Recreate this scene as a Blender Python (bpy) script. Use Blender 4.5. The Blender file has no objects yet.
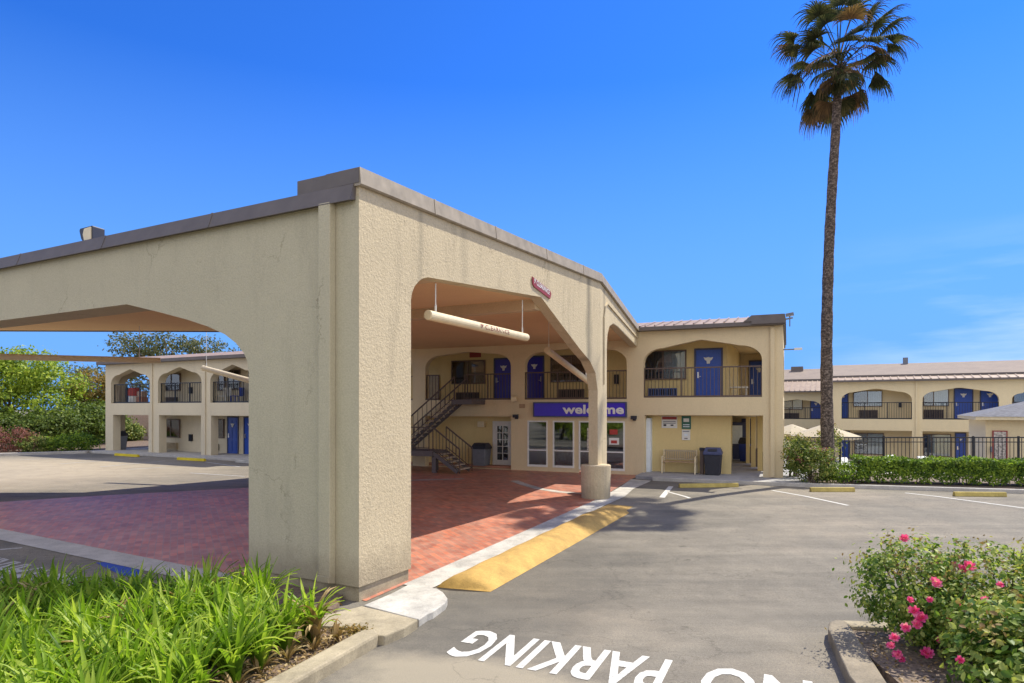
import bpy, bmesh, math, random
import numpy as np
from mathutils import Vector, Matrix
from mathutils.geometry import tessellate_polygon
R = math.radians
random.seed(7)
SC = bpy.context.scene
COL = SC.collection
CAMH, FPX, HOR, CX = 2.9, 640.0, 408.0, 512.0      # eye height (m), focal length (px), horizon row, centre column

# ------------------------------------------------------------------ materials
def newmat(name):
    m = bpy.data.materials.new(name); m.use_nodes = True
    nt = m.node_tree; nt.nodes.clear()
    out = nt.nodes.new('ShaderNodeOutputMaterial')
    b = nt.nodes.new('ShaderNodeBsdfPrincipled')
    nt.links.new(b.outputs[0], out.inputs[0])
    return m, nt, b, out
def N(nt, t, **kw):
    n = nt.nodes.new(t)
    for k, v in kw.items():
        if k in n.inputs: n.inputs[k].default_value = v
        else: setattr(n, k, v)
    return n
def ramp(nt, fac, stops):
    r = nt.nodes.new('ShaderNodeValToRGB')
    el = r.color_ramp.elements
    while len(el) < len(stops): el.new(0.5)
    for e, (p, c) in zip(el, stops):
        e.position = p; e.color = (*c, 1) if len(c) == 3 else c
    nt.links.new(fac, r.inputs[0]); return r
def mixc(nt, fac, a, b, mode='MIX'):
    n = nt.nodes.new('ShaderNodeMix'); n.data_type = 'RGBA'; n.blend_type = mode
    for i, v in ((0, fac), (6, a), (7, b)):
        if hasattr(v, 'links'): nt.links.new(v, n.inputs[i])
        elif isinstance(v, (int, float)): n.inputs[i].default_value = v
        else: n.inputs[i].default_value = (*v, 1)
    return n.outputs[2]
def pos(nt, scale=(1, 1, 1), rot=0.0):
    g = nt.nodes.new('ShaderNodeNewGeometry')
    mp = nt.nodes.new('ShaderNodeMapping'); mp.inputs['Scale'].default_value = scale
    mp.inputs['Rotation'].default_value = (0, 0, rot)
    nt.links.new(g.outputs['Position'], mp.inputs['Vector']); return mp.outputs[0]
def noise(nt, vec, scale, detail=4, rough=0.55, out=0):
    n = nt.nodes.new('ShaderNodeTexNoise')
    n.inputs['Scale'].default_value = scale; n.inputs['Detail'].default_value = detail
    n.inputs['Roughness'].default_value = rough
    nt.links.new(vec, n.inputs['Vector']); return n.outputs[out]
def bump(nt, b, h, strength, dist=0.01):
    n = nt.nodes.new('ShaderNodeBump'); n.inputs['Strength'].default_value = strength
    n.inputs['Distance'].default_value = dist
    nt.links.new(h, n.inputs['Height']); nt.links.new(n.outputs[0], b.inputs['Normal'])
def plain(name, col, rough=0.6, metal=0.0, var=0.12, bs=0.15, nscale=9.0):
    m, nt, b, o = newmat(name)
    p = pos(nt)
    f = noise(nt, p, nscale, 5)
    lo = tuple(c*(1-var) for c in col); hi = tuple(min(1, c*(1+var)) for c in col)
    r = ramp(nt, f, [(0.3, lo), (0.7, hi)])
    nt.links.new(r.outputs[0], b.inputs['Base Color'])
    b.inputs['Roughness'].default_value = rough; b.inputs['Metallic'].default_value = metal
    if bs: bump(nt, b, noise(nt, p, 60, 3), bs, 0.004)
    return m
def stucco(name, col, stain=0.5, rough_bump=0.5, grain=38.0, streaks=()):
    m, nt, b, o = newmat(name)
    p = pos(nt)
    big = noise(nt, p, 0.7, 6, 0.65)
    streak = noise(nt, pos(nt, (1.6, 1.6, 0.30)), 1.3, 7, 0.72)
    fine = noise(nt, p, grain, 5, 0.7)
    c0 = mixc(nt, big, tuple(c*0.90 for c in col), tuple(min(1, c*1.08) for c in col))
    rs = ramp(nt, streak, [(0.52, (0, 0, 0)), (0.78, (1, 1, 1))])
    mul = nt.nodes.new('ShaderNodeMath'); mul.operation = 'MULTIPLY'; mul.inputs[1].default_value = stain
    nt.links.new(rs.outputs[0], mul.inputs[0])
    c1 = mixc(nt, mul.outputs[0], c0, tuple(c*k for c, k in zip(col, (0.50, 0.50, 0.52))))
    rf = ramp(nt, fine, [(0.25, (0.86, 0.86, 0.86)), (0.6, (1.04, 1.04, 1.04))])
    c2 = mixc(nt, 1.0, c1, rf.outputs[0], 'MULTIPLY')
    if grain < 36:
        v = nt.nodes.new('ShaderNodeTexVoronoi'); v.feature = 'DISTANCE_TO_EDGE'; v.inputs['Scale'].default_value = 0.55
        wv = nt.nodes.new('ShaderNodeVectorMath'); wv.operation = 'ADD'; nv = nt.nodes.new('ShaderNodeVectorMath'); nv.operation = 'SCALE'; nv.inputs['Scale'].default_value = 1.1
        nt.links.new(noise(nt, p, 1.5, 6, 0.65, 1), nv.inputs[0]); nt.links.new(p, wv.inputs[0]); nt.links.new(nv.outputs[0], wv.inputs[1]); nt.links.new(wv.outputs[0], v.inputs['Vector'])
        brk = ramp(nt, noise(nt, p, 0.9, 3), [(0.50, (0, 0, 0)), (0.62, (1, 1, 1))])
        ck = ramp(nt, v.outputs['Distance'], [(0.0, (0.62, 0.60, 0.58)), (0.010, (1, 1, 1))])
        c2 = mixc(nt, brk.outputs[0], c2, mixc(nt, 1.0, c2, ck.outputs[0], 'MULTIPLY'))
        gz = nt.nodes.new('ShaderNodeNewGeometry'); sz0 = nt.nodes.new('ShaderNodeSeparateXYZ'); nt.links.new(gz.outputs['Position'], sz0.inputs[0])
        sp_ = nt.nodes.new('ShaderNodeMath'); sp_.operation = 'MULTIPLY_ADD'; sp_.inputs[1].default_value = -0.8; nt.links.new(noise(nt, p, 3.5, 6, 0.75), sp_.inputs[0]); nt.links.new(sz0.outputs['Z'], sp_.inputs[2])
        sd_ = ramp(nt, sp_.outputs[0], [(0.0, (0.45, 0.45, 0.45)), (0.35, (0, 0, 0))])
        c2 = mixc(nt, sd_.outputs[0], c2, (0.25, 0.20, 0.14))
    if streaks:
        g = nt.nodes.new('ShaderNodeNewGeometry')
        for (px_, py_, wd, amt, zlo, zhi) in streaks:
            sb = nt.nodes.new('ShaderNodeVectorMath'); sb.operation = 'SUBTRACT'; sb.inputs[1].default_value = (px_, py_, 0); nt.links.new(g.outputs['Position'], sb.inputs[0])
            dt = nt.nodes.new('ShaderNodeVectorMath'); dt.operation = 'DOT_PRODUCT'; dt.inputs[1].default_value = (0.4642/wd, 0.8857/wd, 0); nt.links.new(sb.outputs[0], dt.inputs[0])
            w_ = nt.nodes.new('ShaderNodeMath'); w_.operation = 'MULTIPLY_ADD'; w_.inputs[1].default_value = 2.2; nt.links.new(noise(nt, pos(nt, (1, 1, .4)), 1.2, 5), w_.inputs[0]); nt.links.new(dt.outputs['Value'], w_.inputs[2])
            sh = nt.nodes.new('ShaderNodeMath'); sh.operation = 'SUBTRACT'; sh.inputs[1].default_value = 1.1; nt.links.new(w_.outputs[0], sh.inputs[0])
            ab = nt.nodes.new('ShaderNodeMath'); ab.operation = 'ABSOLUTE'; nt.links.new(sh.outputs[0], ab.inputs[0])
            rr_ = ramp(nt, ab.outputs[0], [(0.15, (amt, amt, amt)), (1.0, (0, 0, 0))])
            sz = nt.nodes.new('ShaderNodeSeparateXYZ'); nt.links.new(g.outputs['Position'], sz.inputs[0])
            mr = nt.nodes.new('ShaderNodeMapRange'); mr.inputs['From Min'].default_value = zlo; mr.inputs['From Max'].default_value = zhi; nt.links.new(sz.outputs['Z'], mr.inputs['Value'])
            mm = nt.nodes.new('ShaderNodeMath'); mm.operation = 'MULTIPLY'; nt.links.new(rr_.outputs[0], mm.inputs[0]); nt.links.new(mr.outputs[0], mm.inputs[1])
            c2 = mixc(nt, mm.outputs[0], c2, tuple(c*k for c, k in zip(col, (0.36, 0.38, 0.42))))
    nt.links.new(c2, b.inputs['Base Color'])
    b.inputs['Roughness'].default_value = 0.92
    b.inputs['Specular IOR Level'].default_value = 0.25
    h1 = noise(nt, p, grain, 4, 0.7)
    bump(nt, b, h1, rough_bump, 0.03)
    return m
M = {}
M['stucco'] = stucco('stucco_canopy', (0.585, 0.485, 0.325), 0.65, 0.6, 22.0, ((2.15, 17.95, 0.28, 0.75, 3.0, 4.5), (2.75, 19.25, 0.2, 0.5, 3.0, 4.5), (-1.55, 10.9, 0.12, 0.35, 4.2, 5.0), (-0.9, 12.15, 0.2, 0.25, 4.9, 5.4)))
M['stucco_smooth'] = stucco('stucco_canopy_smooth', (0.51, 0.455, 0.32), 0.30, 0.3, 34.0)
M['stucco_in'] = stucco('stucco_under', (0.62, 0.48, 0.31), 0.15, 0.35)
M['ceiling'] = stucco('canopy_ceiling', (0.78, 0.54, 0.31), 0.1, 0.12)
M['wall'] = stucco('motel_wall', (0.70, 0.57, 0.36), 0.22, 0.3)
M['wall_y'] = stucco('motel_wall_yellow', (0.74, 0.58, 0.28), 0.15, 0.2)
M['wall_left'] = stucco('left_wing_wall', (0.64, 0.56, 0.41), 0.25, 0.3)
M['wall_pool'] = stucco('pool_wing_wall', (0.72, 0.60, 0.38), 0.15, 0.2)
M['tar'] = plain('tar_sealant', (0.10, 0.095, 0.088), 0.7, 0, 0.3, 0)
M['trim'] = plain('brown_metal_trim', (0.13, 0.108, 0.098), 0.6, 0.0, 0.12, 0.05, 3)
M['trimlite'] = plain('weathered_metal_cap', (0.30, 0.25, 0.19), 0.65, 0.0, 0.2, 0.08, 4)
M['rail'] = plain('brown_rail_paint', (0.11, 0.075, 0.06), 0.5, 0.2, 0.1, 0)
M['black'] = plain('black_iron', (0.02, 0.022, 0.03), 0.4, 0.3, 0.1, 0)
M['door'] = plain('blue_door_paint', (0.02, 0.075, 0.42), 0.35, 0, 0.08, 0.03)
M['door2'] = plain('violet_blue_door_paint', (0.035, 0.03, 0.36), 0.35, 0, 0.08, 0.03)
M['dframe'] = plain('dark_door_frame', (0.05, 0.06, 0.14), 0.5)
M['white'] = plain('white_paint', (0.74, 0.73, 0.69), 0.5, 0, 0.05, 0.03)
M['cream'] = plain('cream_paint', (0.74, 0.62, 0.40), 0.4, 0, 0.08, 0.03)
M['cloth'] = plain('curtain_cloth', (0.74, 0.80, 0.86), 0.9, 0, 0.06, 0)
M['dcloth'] = plain('dark_curtain', (0.07, 0.12, 0.22), 0.9, 0, 0.1, 0)
M['steel'] = plain('brushed_steel', (0.6, 0.6, 0.6), 0.3, 0.9, 0.05, 0)
M['grey'] = plain('grey_plastic', (0.16, 0.17, 0.20), 0.55, 0, 0.1, 0)
M['darkplastic'] = plain('dark_plastic', (0.025, 0.027, 0.04), 0.45, 0, 0.1, 0)
M['bluebin'] = plain('blue_plastic', (0.02, 0.05, 0.30), 0.45, 0, 0.1, 0)
M['red'] = plain('red_paint', (0.45, 0.05, 0.04), 0.5)
M['darkred'] = plain('dark_red_paint', (0.28, 0.035, 0.03), 0.5)
M['green'] = plain('green_sign_paint', (0.03, 0.13, 0.09), 0.5)
M['signblue'] = plain('violet_blue_sign', (0.045, 0.015, 0.52), 0.35, 0, 0.05, 0)
M['acbrown'] = plain('air_conditioner_grille', (0.14, 0.10, 0.08), 0.6)
M['actan'] = plain('tan_grille', (0.42, 0.34, 0.22), 0.6)
M['acblue'] = plain('blue_grille', (0.05, 0.10, 0.28), 0.6)
M['terracotta'] = plain('terracotta', (0.42, 0.20, 0.13), 0.85)
M['wood'] = plain('bench_slats', (0.40, 0.26, 0.15), 0.6, 0, 0.2, 0.1)
M['umb'] = plain('umbrella_canvas', (0.46, 0.39, 0.27), 0.9, 0, 0.06, 0)
M['soil'] = plain('dry_soil', (0.16, 0.11, 0.075), 0.95, 0, 0.5, 0.8, 14)
M['mulch'] = plain('mulch', (0.20, 0.15, 0.11), 0.95, 0, 0.55, 0.8, 22)
M['pinkwall'] = plain('pink_garden_wall', (0.52, 0.36, 0.28), 0.9)
M['bark'] = plain('bark', (0.16, 0.12, 0.09), 0.95, 0, 0.4, 0.8, 8)
M['interior'] = plain('room_interior', (0.30, 0.25, 0.18), 0.9)
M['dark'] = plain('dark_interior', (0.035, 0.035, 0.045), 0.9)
M['stair'] = plain('stair_metal', (0.12, 0.10, 0.10), 0.6, 0.1)
M['tread'] = plain('stair_tread', (0.40, 0.33, 0.26), 0.85)
M['photo_a'] = plain('poster_print', (0.45, 0.40, 0.35), 0.5, 0, 0.7, 0, 14)

def mat_tile():
    m, nt, b, o = newmat('clay_pink_roof_metal')
    f = noise(nt, pos(nt), 3.0, 6, 0.7)
    r = ramp(nt, f, [(0.3, (0.24, 0.15, 0.105)), (0.7, (0.37, 0.27, 0.19))])
    nt.links.new(r.outputs[0], b.inputs['Base Color']); b.inputs['Roughness'].default_value = 0.6
    return m
M['tile'] = mat_tile()
def mat_shingle():
    m, nt, b, o = newmat('weathered_grey_shingle')
    w = nt.nodes.new('ShaderNodeTexBrick'); w.inputs['Scale'].default_value = 2.5
    w.inputs['Color1'].default_value = (0.27, 0.205, 0.155, 1); w.inputs['Color2'].default_value = (0.18, 0.14, 0.115, 1)
    w.inputs['Mortar'].default_value = (0.12, 0.10, 0.10, 1); w.inputs['Mortar Size'].default_value = 0.03
    nt.links.new(pos(nt, (1, 1, 1), R(30)), w.inputs['Vector'])
    c = mixc(nt, noise(nt, pos(nt), 1.2, 5), w.outputs[0], (0.30, 0.235, 0.18))
    nt.links.new(c, b.inputs['Base Color']); b.inputs['Roughness'].default_value = 0.9
    return m
M['shingle'] = mat_shingle()
M['slate'] = plain('dark_grey_shingle', (0.13, 0.13, 0.145), 0.9, 0, 0.3, 0.3, 6)
def mat_asphalt():
    m, nt, b, o = newmat('old_asphalt')
    p = pos(nt)
    big = noise(nt, p, 0.16, 6, 0.62)
    streaks = noise(nt, pos(nt, (0.18, 1.6, 1), R(20)), 0.9, 7, 0.7)
    mid = noise(nt, p, 1.7, 7, 0.72)
    fine = noise(nt, p, 85, 3, 0.8)
    c0 = ramp(nt, big, [(0.32, (0.150, 0.138, 0.115)), (0.50, (0.215, 0.194, 0.158)), (0.68, (0.28, 0.243, 0.19))]).outputs[0]
    c1 = mixc(nt, 0.75, c0, ramp(nt, streaks, [(0.3, (0.66, 0.66, 0.67)), (0.62, (1.12, 1.10, 1.07))]).outputs[0], 'MULTIPLY')
    c2 = mixc(nt, 0.7, c1, ramp(nt, mid, [(0.28, (0.72, 0.72, 0.73)), (0.62, (1.1, 1.1, 1.1))]).outputs[0], 'MULTIPLY')
    grit = noise(nt, p, 32, 5, 0.85)
    c2 = mixc(nt, 0.8, c2, ramp(nt, grit, [(0.30, (0.62, 0.62, 0.61)), (0.5, (1.0, 1.0, 1.0)), (0.68, (1.3, 1.28, 1.24))]).outputs[0], 'MULTIPLY')
    spots = ramp(nt, noise(nt, p, 2.9, 2, 0.4), [(0.20, (0.5, 0.5, 0.5)), (0.29, (1, 1, 1))])
    c2 = mixc(nt, 0.8, c2, spots.outputs[0], 'MULTIPLY')
    c3 = mixc(nt, 0.85, c2, ramp(nt, fine, [(0.32, (0.55, 0.55, 0.56)), (0.6, (1.22, 1.21, 1.19))]).outputs[0], 'MULTIPLY')
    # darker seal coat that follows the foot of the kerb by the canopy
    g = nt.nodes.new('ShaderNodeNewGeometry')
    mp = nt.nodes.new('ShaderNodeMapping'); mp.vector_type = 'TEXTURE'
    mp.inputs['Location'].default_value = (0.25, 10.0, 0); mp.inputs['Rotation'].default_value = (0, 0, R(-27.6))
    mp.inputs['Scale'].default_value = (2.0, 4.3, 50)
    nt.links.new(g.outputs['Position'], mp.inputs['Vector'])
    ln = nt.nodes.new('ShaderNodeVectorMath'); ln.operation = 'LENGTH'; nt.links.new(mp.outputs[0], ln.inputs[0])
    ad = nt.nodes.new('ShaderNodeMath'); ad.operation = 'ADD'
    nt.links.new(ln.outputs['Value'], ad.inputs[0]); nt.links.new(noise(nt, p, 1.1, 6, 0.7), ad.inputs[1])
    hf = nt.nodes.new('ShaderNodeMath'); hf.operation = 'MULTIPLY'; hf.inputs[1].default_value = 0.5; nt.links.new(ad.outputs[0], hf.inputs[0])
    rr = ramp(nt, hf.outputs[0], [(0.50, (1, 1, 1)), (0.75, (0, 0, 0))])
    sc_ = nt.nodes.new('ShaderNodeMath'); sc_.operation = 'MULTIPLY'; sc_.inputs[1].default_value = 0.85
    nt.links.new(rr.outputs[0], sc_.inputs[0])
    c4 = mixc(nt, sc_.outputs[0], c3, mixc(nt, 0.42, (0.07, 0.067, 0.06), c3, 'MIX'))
    mp3 = nt.nodes.new('ShaderNodeMapping'); mp3.vector_type = 'TEXTURE'
    mp3.inputs['Location'].default_value = (-26, 26, 0); mp3.inputs['Scale'].default_value = (16, 9, 50)
    nt.links.new(g.outputs['Position'], mp3.inputs['Vector'])
    l3 = nt.nodes.new('ShaderNodeVectorMath'); l3.operation = 'LENGTH'; nt.links.new(mp3.outputs[0], l3.inputs[0])
    r3 = ramp(nt, l3.outputs['Value'], [(0.55, (0.7, 0.7, 0.7)), (1.0, (0, 0, 0))])
    c4 = mixc(nt, r3.outputs[0], c4, mixc(nt, 0.6, (0.44, 0.36, 0.25), ramp(nt, mid, [(0.3, (0.75, 0.75, 0.75)), (0.6, (1.1, 1.1, 1.1))]).outputs[0], 'MULTIPLY'))
    mp2 = nt.nodes.new('ShaderNodeMapping'); mp2.vector_type = 'TEXTURE'
    mp2.inputs['Location'].default_value = (-0.5, 6.75, 0); mp2.inputs['Rotation'].default_value = (0, 0, R(-20)); mp2.inputs['Scale'].default_value = (1.7, 0.75, 50)
    nt.links.new(g.outputs['Position'], mp2.inputs['Vector'])
    l2 = nt.nodes.new('ShaderNodeVectorMath'); l2.operation = 'LENGTH'; nt.links.new(mp2.outputs[0], l2.inputs[0])
    a2 = nt.nodes.new('ShaderNodeMath'); a2.operation = 'ADD'; nt.links.new(l2.outputs['Value'], a2.inputs[0]); nt.links.new(noise(nt, p, 1.6, 6, 0.7), a2.inputs[1])
    h2_ = nt.nodes.new('ShaderNodeMath'); h2_.operation = 'MULTIPLY'; h2_.inputs[1].default_value = 0.5; nt.links.new(a2.outputs[0], h2_.inputs[0])
    r2 = ramp(nt, h2_.outputs[0], [(0.55, (0.75, 0.75, 0.75)), (0.78, (0, 0, 0))])
    c4 = mixc(nt, r2.outputs[0], c4, mixc(nt, 0.85, (0.36, 0.31, 0.225), ramp(nt, fine, [(0.32, (0.7, 0.7, 0.7)), (0.6, (1.1, 1.1, 1.1))]).outputs[0], 'MULTIPLY'))
    # hairline cracks
    v = nt.nodes.new('ShaderNodeTexVoronoi'); v.feature = 'DISTANCE_TO_EDGE'; v.inputs['Scale'].default_value = 0.33
    wv = nt.nodes.new('ShaderNodeVectorMath'); wv.operation = 'ADD'
    nv = nt.nodes.new('ShaderNodeVectorMath'); nv.operation = 'SCALE'; nv.inputs['Scale'].default_value = 1.4
    nt.links.new(noise(nt, p, 1.3, 5, 0.6, 1), nv.inputs[0]); nt.links.new(p, wv.inputs[0]); nt.links.new(nv.outputs[0], wv.inputs[1])
    nt.links.new(wv.outputs[0], v.inputs['Vector'])
    ck = ramp(nt, v.outputs['Distance'], [(0.0, (0.55, 0.55, 0.55)), (0.006, (1, 1, 1))])
    c5 = mixc(nt, 0.6, c4, ck.outputs[0], 'MULTIPLY')
    nt.links.new(c5, b.inputs['Base Color']); b.inputs['Roughness'].default_value = 0.9
    b.inputs['Specular IOR Level'].default_value = 0.3
    bump(nt, b, fine, 0.5, 0.008)
    return m
M['asphalt'] = mat_asphalt()
def mat_brick():
    m, nt, b, o = newmat('red_brick_paving')
    br = nt.nodes.new('ShaderNodeTexBrick'); br.inputs['Scale'].default_value = 1.0
    br.inputs['Brick Width'].default_value = 0.26; br.inputs['Row Height'].default_value = 0.13
    br.inputs['Mortar Size'].default_value = 0.010; br.inputs['Mortar Smooth'].default_value = 0.3
    br.inputs['Color1'].default_value = (0.58, 0.17, 0.085, 1); br.inputs['Color2'].default_value = (0.30, 0.085, 0.055, 1)
    br.inputs['Mortar'].default_value = (0.30, 0.17, 0.12, 1)
    nt.links.new(pos(nt, (1, 1, 1), R(62.4)), br.inputs['Vector'])
    p = pos(nt)
    dirt = noise(nt, p, 0.8, 7, 0.7)
    c = mixc(nt, 1.0, br.outputs[0], ramp(nt, dirt, [(0.3, (0.70, 0.70, 0.74)), (0.66, (1.22, 1.18, 1.18))]).outputs[0], 'MULTIPLY')
    dust = ramp(nt, noise(nt, p, 2.6, 8, 0.75), [(0.38, (0.05, 0.05, 0.05)), (0.7, (0.55, 0.55, 0.55))])
    c = mixc(nt, dust.outputs[0], c, (0.55, 0.36, 0.27))
    nt.links.new(c, b.inputs['Base Color']); b.inputs['Roughness'].default_value = 0.46; b.inputs['Specular IOR Level'].default_value = 0.6
    bump(nt, b, br.outputs['Fac'], -0.4, 0.006)
    return m
M['brick'] = mat_brick()
def mat_conc(name, col, dirt=0.5):
    m, nt, b, o = newmat(name)
    p = pos(nt)
    c = mixc(nt, 1.0, ramp(nt, noise(nt, p, 2.2, 7, 0.7), [(0.3, tuple(k*(1-dirt) for k in col)), (0.62, col)]).outputs[0],
             ramp(nt, noise(nt, p, 45, 4, 0.8), [(0.3, (0.75, 0.75, 0.75)), (0.6, (1.08, 1.08, 1.08))]).outputs[0], 'MULTIPLY')
    nt.links.new(c, b.inputs['Base Color']); b.inputs['Roughness'].default_value = 0.9
    bump(nt, b, noise(nt, p, 50, 4, 0.7), 0.4, 0.01)
    return m
M['conc'] = mat_conc('pale_concrete', (0.50, 0.47, 0.43), 0.3)
M['whiteconc'] = mat_conc('white_painted_concrete', (0.56, 0.53, 0.47), 0.45)
M['tanconc'] = mat_conc('tan_concrete', (0.44, 0.37, 0.25), 0.45)
M['darkkerb'] = mat_conc('dark_weathered_kerb', (0.30, 0.25, 0.18), 0.5)
M['curbgrey'] = mat_conc('grey_kerb', (0.42, 0.41, 0.41), 0.3)
M['yellow'] = mat_conc('worn_yellow_paint', (0.58, 0.36, 0.10), 0.42)
M['yellowstop'] = mat_conc('yellow_wheel_stop', (0.55, 0.43, 0.13), 0.4)
M['yellowbright'] = mat_conc('bright_yellow_wheel_stop', (0.72, 0.55, 0.03), 0.25)
def mat_mark(name, col, wear):
    m, nt, b, o = newmat(name)
    p = pos(nt)
    f = noise(nt, p, 18, 8, 0.8)
    r = ramp(nt, f, [(wear-0.08, (0.22, 0.205, 0.185)), (wear+0.06, col)])
    nt.links.new(r.outputs[0], b.inputs['Base Color']); b.inputs['Roughness'].default_value = 0.8
    return m
M['mark'] = mat_mark('white_road_paint', (0.62, 0.60, 0.55), 0.42)
M['markfaint'] = mat_mark('faded_road_paint', (0.46, 0.44, 0.41), 0.46)
M['bluemark'] = mat_mark('blue_road_paint', (0.03, 0.07, 0.35), 0.35)
def mat_glass():
    m, nt, b, o = newmat('window_glass')
    nt.nodes.remove(b)
    tr = nt.nodes.new('ShaderNodeBsdfTransparent'); tr.inputs[0].default_value = (0.80, 0.86, 0.88, 1)
    gl = nt.nodes.new('ShaderNodeBsdfGlossy'); gl.inputs['Roughness'].default_value = 0.02
    fr = nt.nodes.new('ShaderNodeFresnel'); fr.inputs[0].default_value = 2.15
    mx = nt.nodes.new('ShaderNodeMixShader')
    nt.links.new(fr.outputs[0], mx.inputs[0]); nt.links.new(tr.outputs[0], mx.inputs[1]); nt.links.new(gl.outputs[0], mx.inputs[2])
    nt.links.new(mx.outputs[0], o.inputs[0]); return m
M['glass'] = mat_glass()
def mat_leaf(name, cols, trans=0.35, scale=3.0, rough=0.55):
    m, nt, b, o = newmat(name)
    p = pos(nt)
    rnd = nt.nodes.new('ShaderNodeAttribute'); rnd.attribute_name = 'rnd'
    big = noise(nt, p, scale, 3)
    ad = nt.nodes.new('ShaderNodeMath'); ad.operation = 'MULTIPLY_ADD'; ad.inputs[1].default_value = 0.55
    nt.links.new(rnd.outputs['Fac'], ad.inputs[0]); nt.links.new(big, ad.inputs[2])
    k = len(cols)
    r = ramp(nt, ad.outputs[0], [(0.38+0.74*i/(k-1), c) for i, c in enumerate(cols)])
    nt.links.new(r.outputs[0], b.inputs['Base Color']); b.inputs['Roughness'].default_value = rough; b.inputs['Specular IOR Level'].default_value = 0.22
    t = nt.nodes.new('ShaderNodeBsdfTranslucent')
    nt.links.new(mixc(nt, 1.0, r.outputs[0], (1.3, 1.35, 0.7), 'MULTIPLY'), t.inputs[0])
    mx = nt.nodes.new('ShaderNodeMixShader'); mx.inputs[0].default_value = trans
    nt.links.new(b.outputs[0], mx.inputs[1]); nt.links.new(t.outputs[0], mx.inputs[2]); nt.links.new(mx.outputs[0], o.inputs[0])
    return m
M['lf_bright'] = mat_leaf('bright_tree_leaf', [(0.08, 0.14, 0.02), (0.22, 0.31, 0.03), (0.42, 0.48, 0.07)])
M['lf_dark'] = mat_leaf('dark_shrub_leaf', [(0.03, 0.055, 0.015), (0.09, 0.14, 0.025), (0.19, 0.24, 0.05)])
M['lf_orange'] = mat_leaf('orange_leaf', [(0.10, 0.10, 0.02), (0.22, 0.16, 0.04), (0.35, 0.22, 0.06)])
M['lf_euc'] = mat_leaf('eucalyptus_leaf', [(0.05, 0.07, 0.035), (0.11, 0.13, 0.06), (0.22, 0.20, 0.11)])
M['lf_hedge'] = mat_leaf('hedge_leaf', [(0.03, 0.07, 0.012), (0.10, 0.18, 0.02), (0.28, 0.38, 0.04)])
M['lf_shrub'] = mat_leaf('shrub_leaf', [(0.035, 0.075, 0.018), (0.12, 0.18, 0.035), (0.34, 0.34, 0.10)])
M['lf_red'] = mat_leaf('red_shrub_leaf', [(0.06, 0.06, 0.03), (0.20, 0.07, 0.06), (0.32, 0.14, 0.12)])
M['lf_strap'] = mat_leaf('strap_leaf', [(0.07, 0.145, 0.012), (0.21, 0.345, 0.028), (0.45, 0.55, 0.09)], 0.5, 1.6, 0.4)
M['lf_dead'] = mat_leaf('dead_leaf', [(0.16, 0.10, 0.04), (0.36, 0.24, 0.10), (0.50, 0.38, 0.20)], 0.2)
M['lf_rose'] = mat_leaf('rose_leaf', [(0.035, 0.09, 0.02), (0.15, 0.24, 0.04), (0.46, 0.50, 0.14)], 0.4, 3.0, 0.45)
M['lf_rosetip'] = mat_leaf('rose_tip', [(0.20, 0.12, 0.06), (0.34, 0.24, 0.09), (0.44, 0.46, 0.12)])
M['petal'] = mat_leaf('pink_petal', [(0.70, 0.04, 0.24), (0.86, 0.14, 0.40), (0.90, 0.34, 0.54)], 0.35)
M['lf_palm'] = mat_leaf('palm_leaf', [(0.02, 0.03, 0.018), (0.055, 0.065, 0.03), (0.15, 0.14, 0.065)], 0.2, 3.0, 0.85)
M['lf_palmdry'] = mat_leaf('palm_dry_leaf', [(0.08, 0.06, 0.04), (0.20, 0.13, 0.07), (0.36, 0.22, 0.10)], 0.15, 3.0, 0.9)
def mat_trunk():
    m, nt, b, o = newmat('palm_trunk_bark')
    f = noise(nt, pos(nt, (5, 5, 7)), 2.2, 6, 0.8)
    r = ramp(nt, f, [(0.38, (0.025, 0.02, 0.018)), (0.50, (0.10, 0.072, 0.056)), (0.62, (0.32, 0.25, 0.20))])
    nt.links.new(r.outputs[0], b.inputs['Base Color']); b.inputs['Roughness'].default_value = 0.95
    bump(nt, b, f, 1.0, 0.05); return m
M['trunk'] = mat_trunk()

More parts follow.
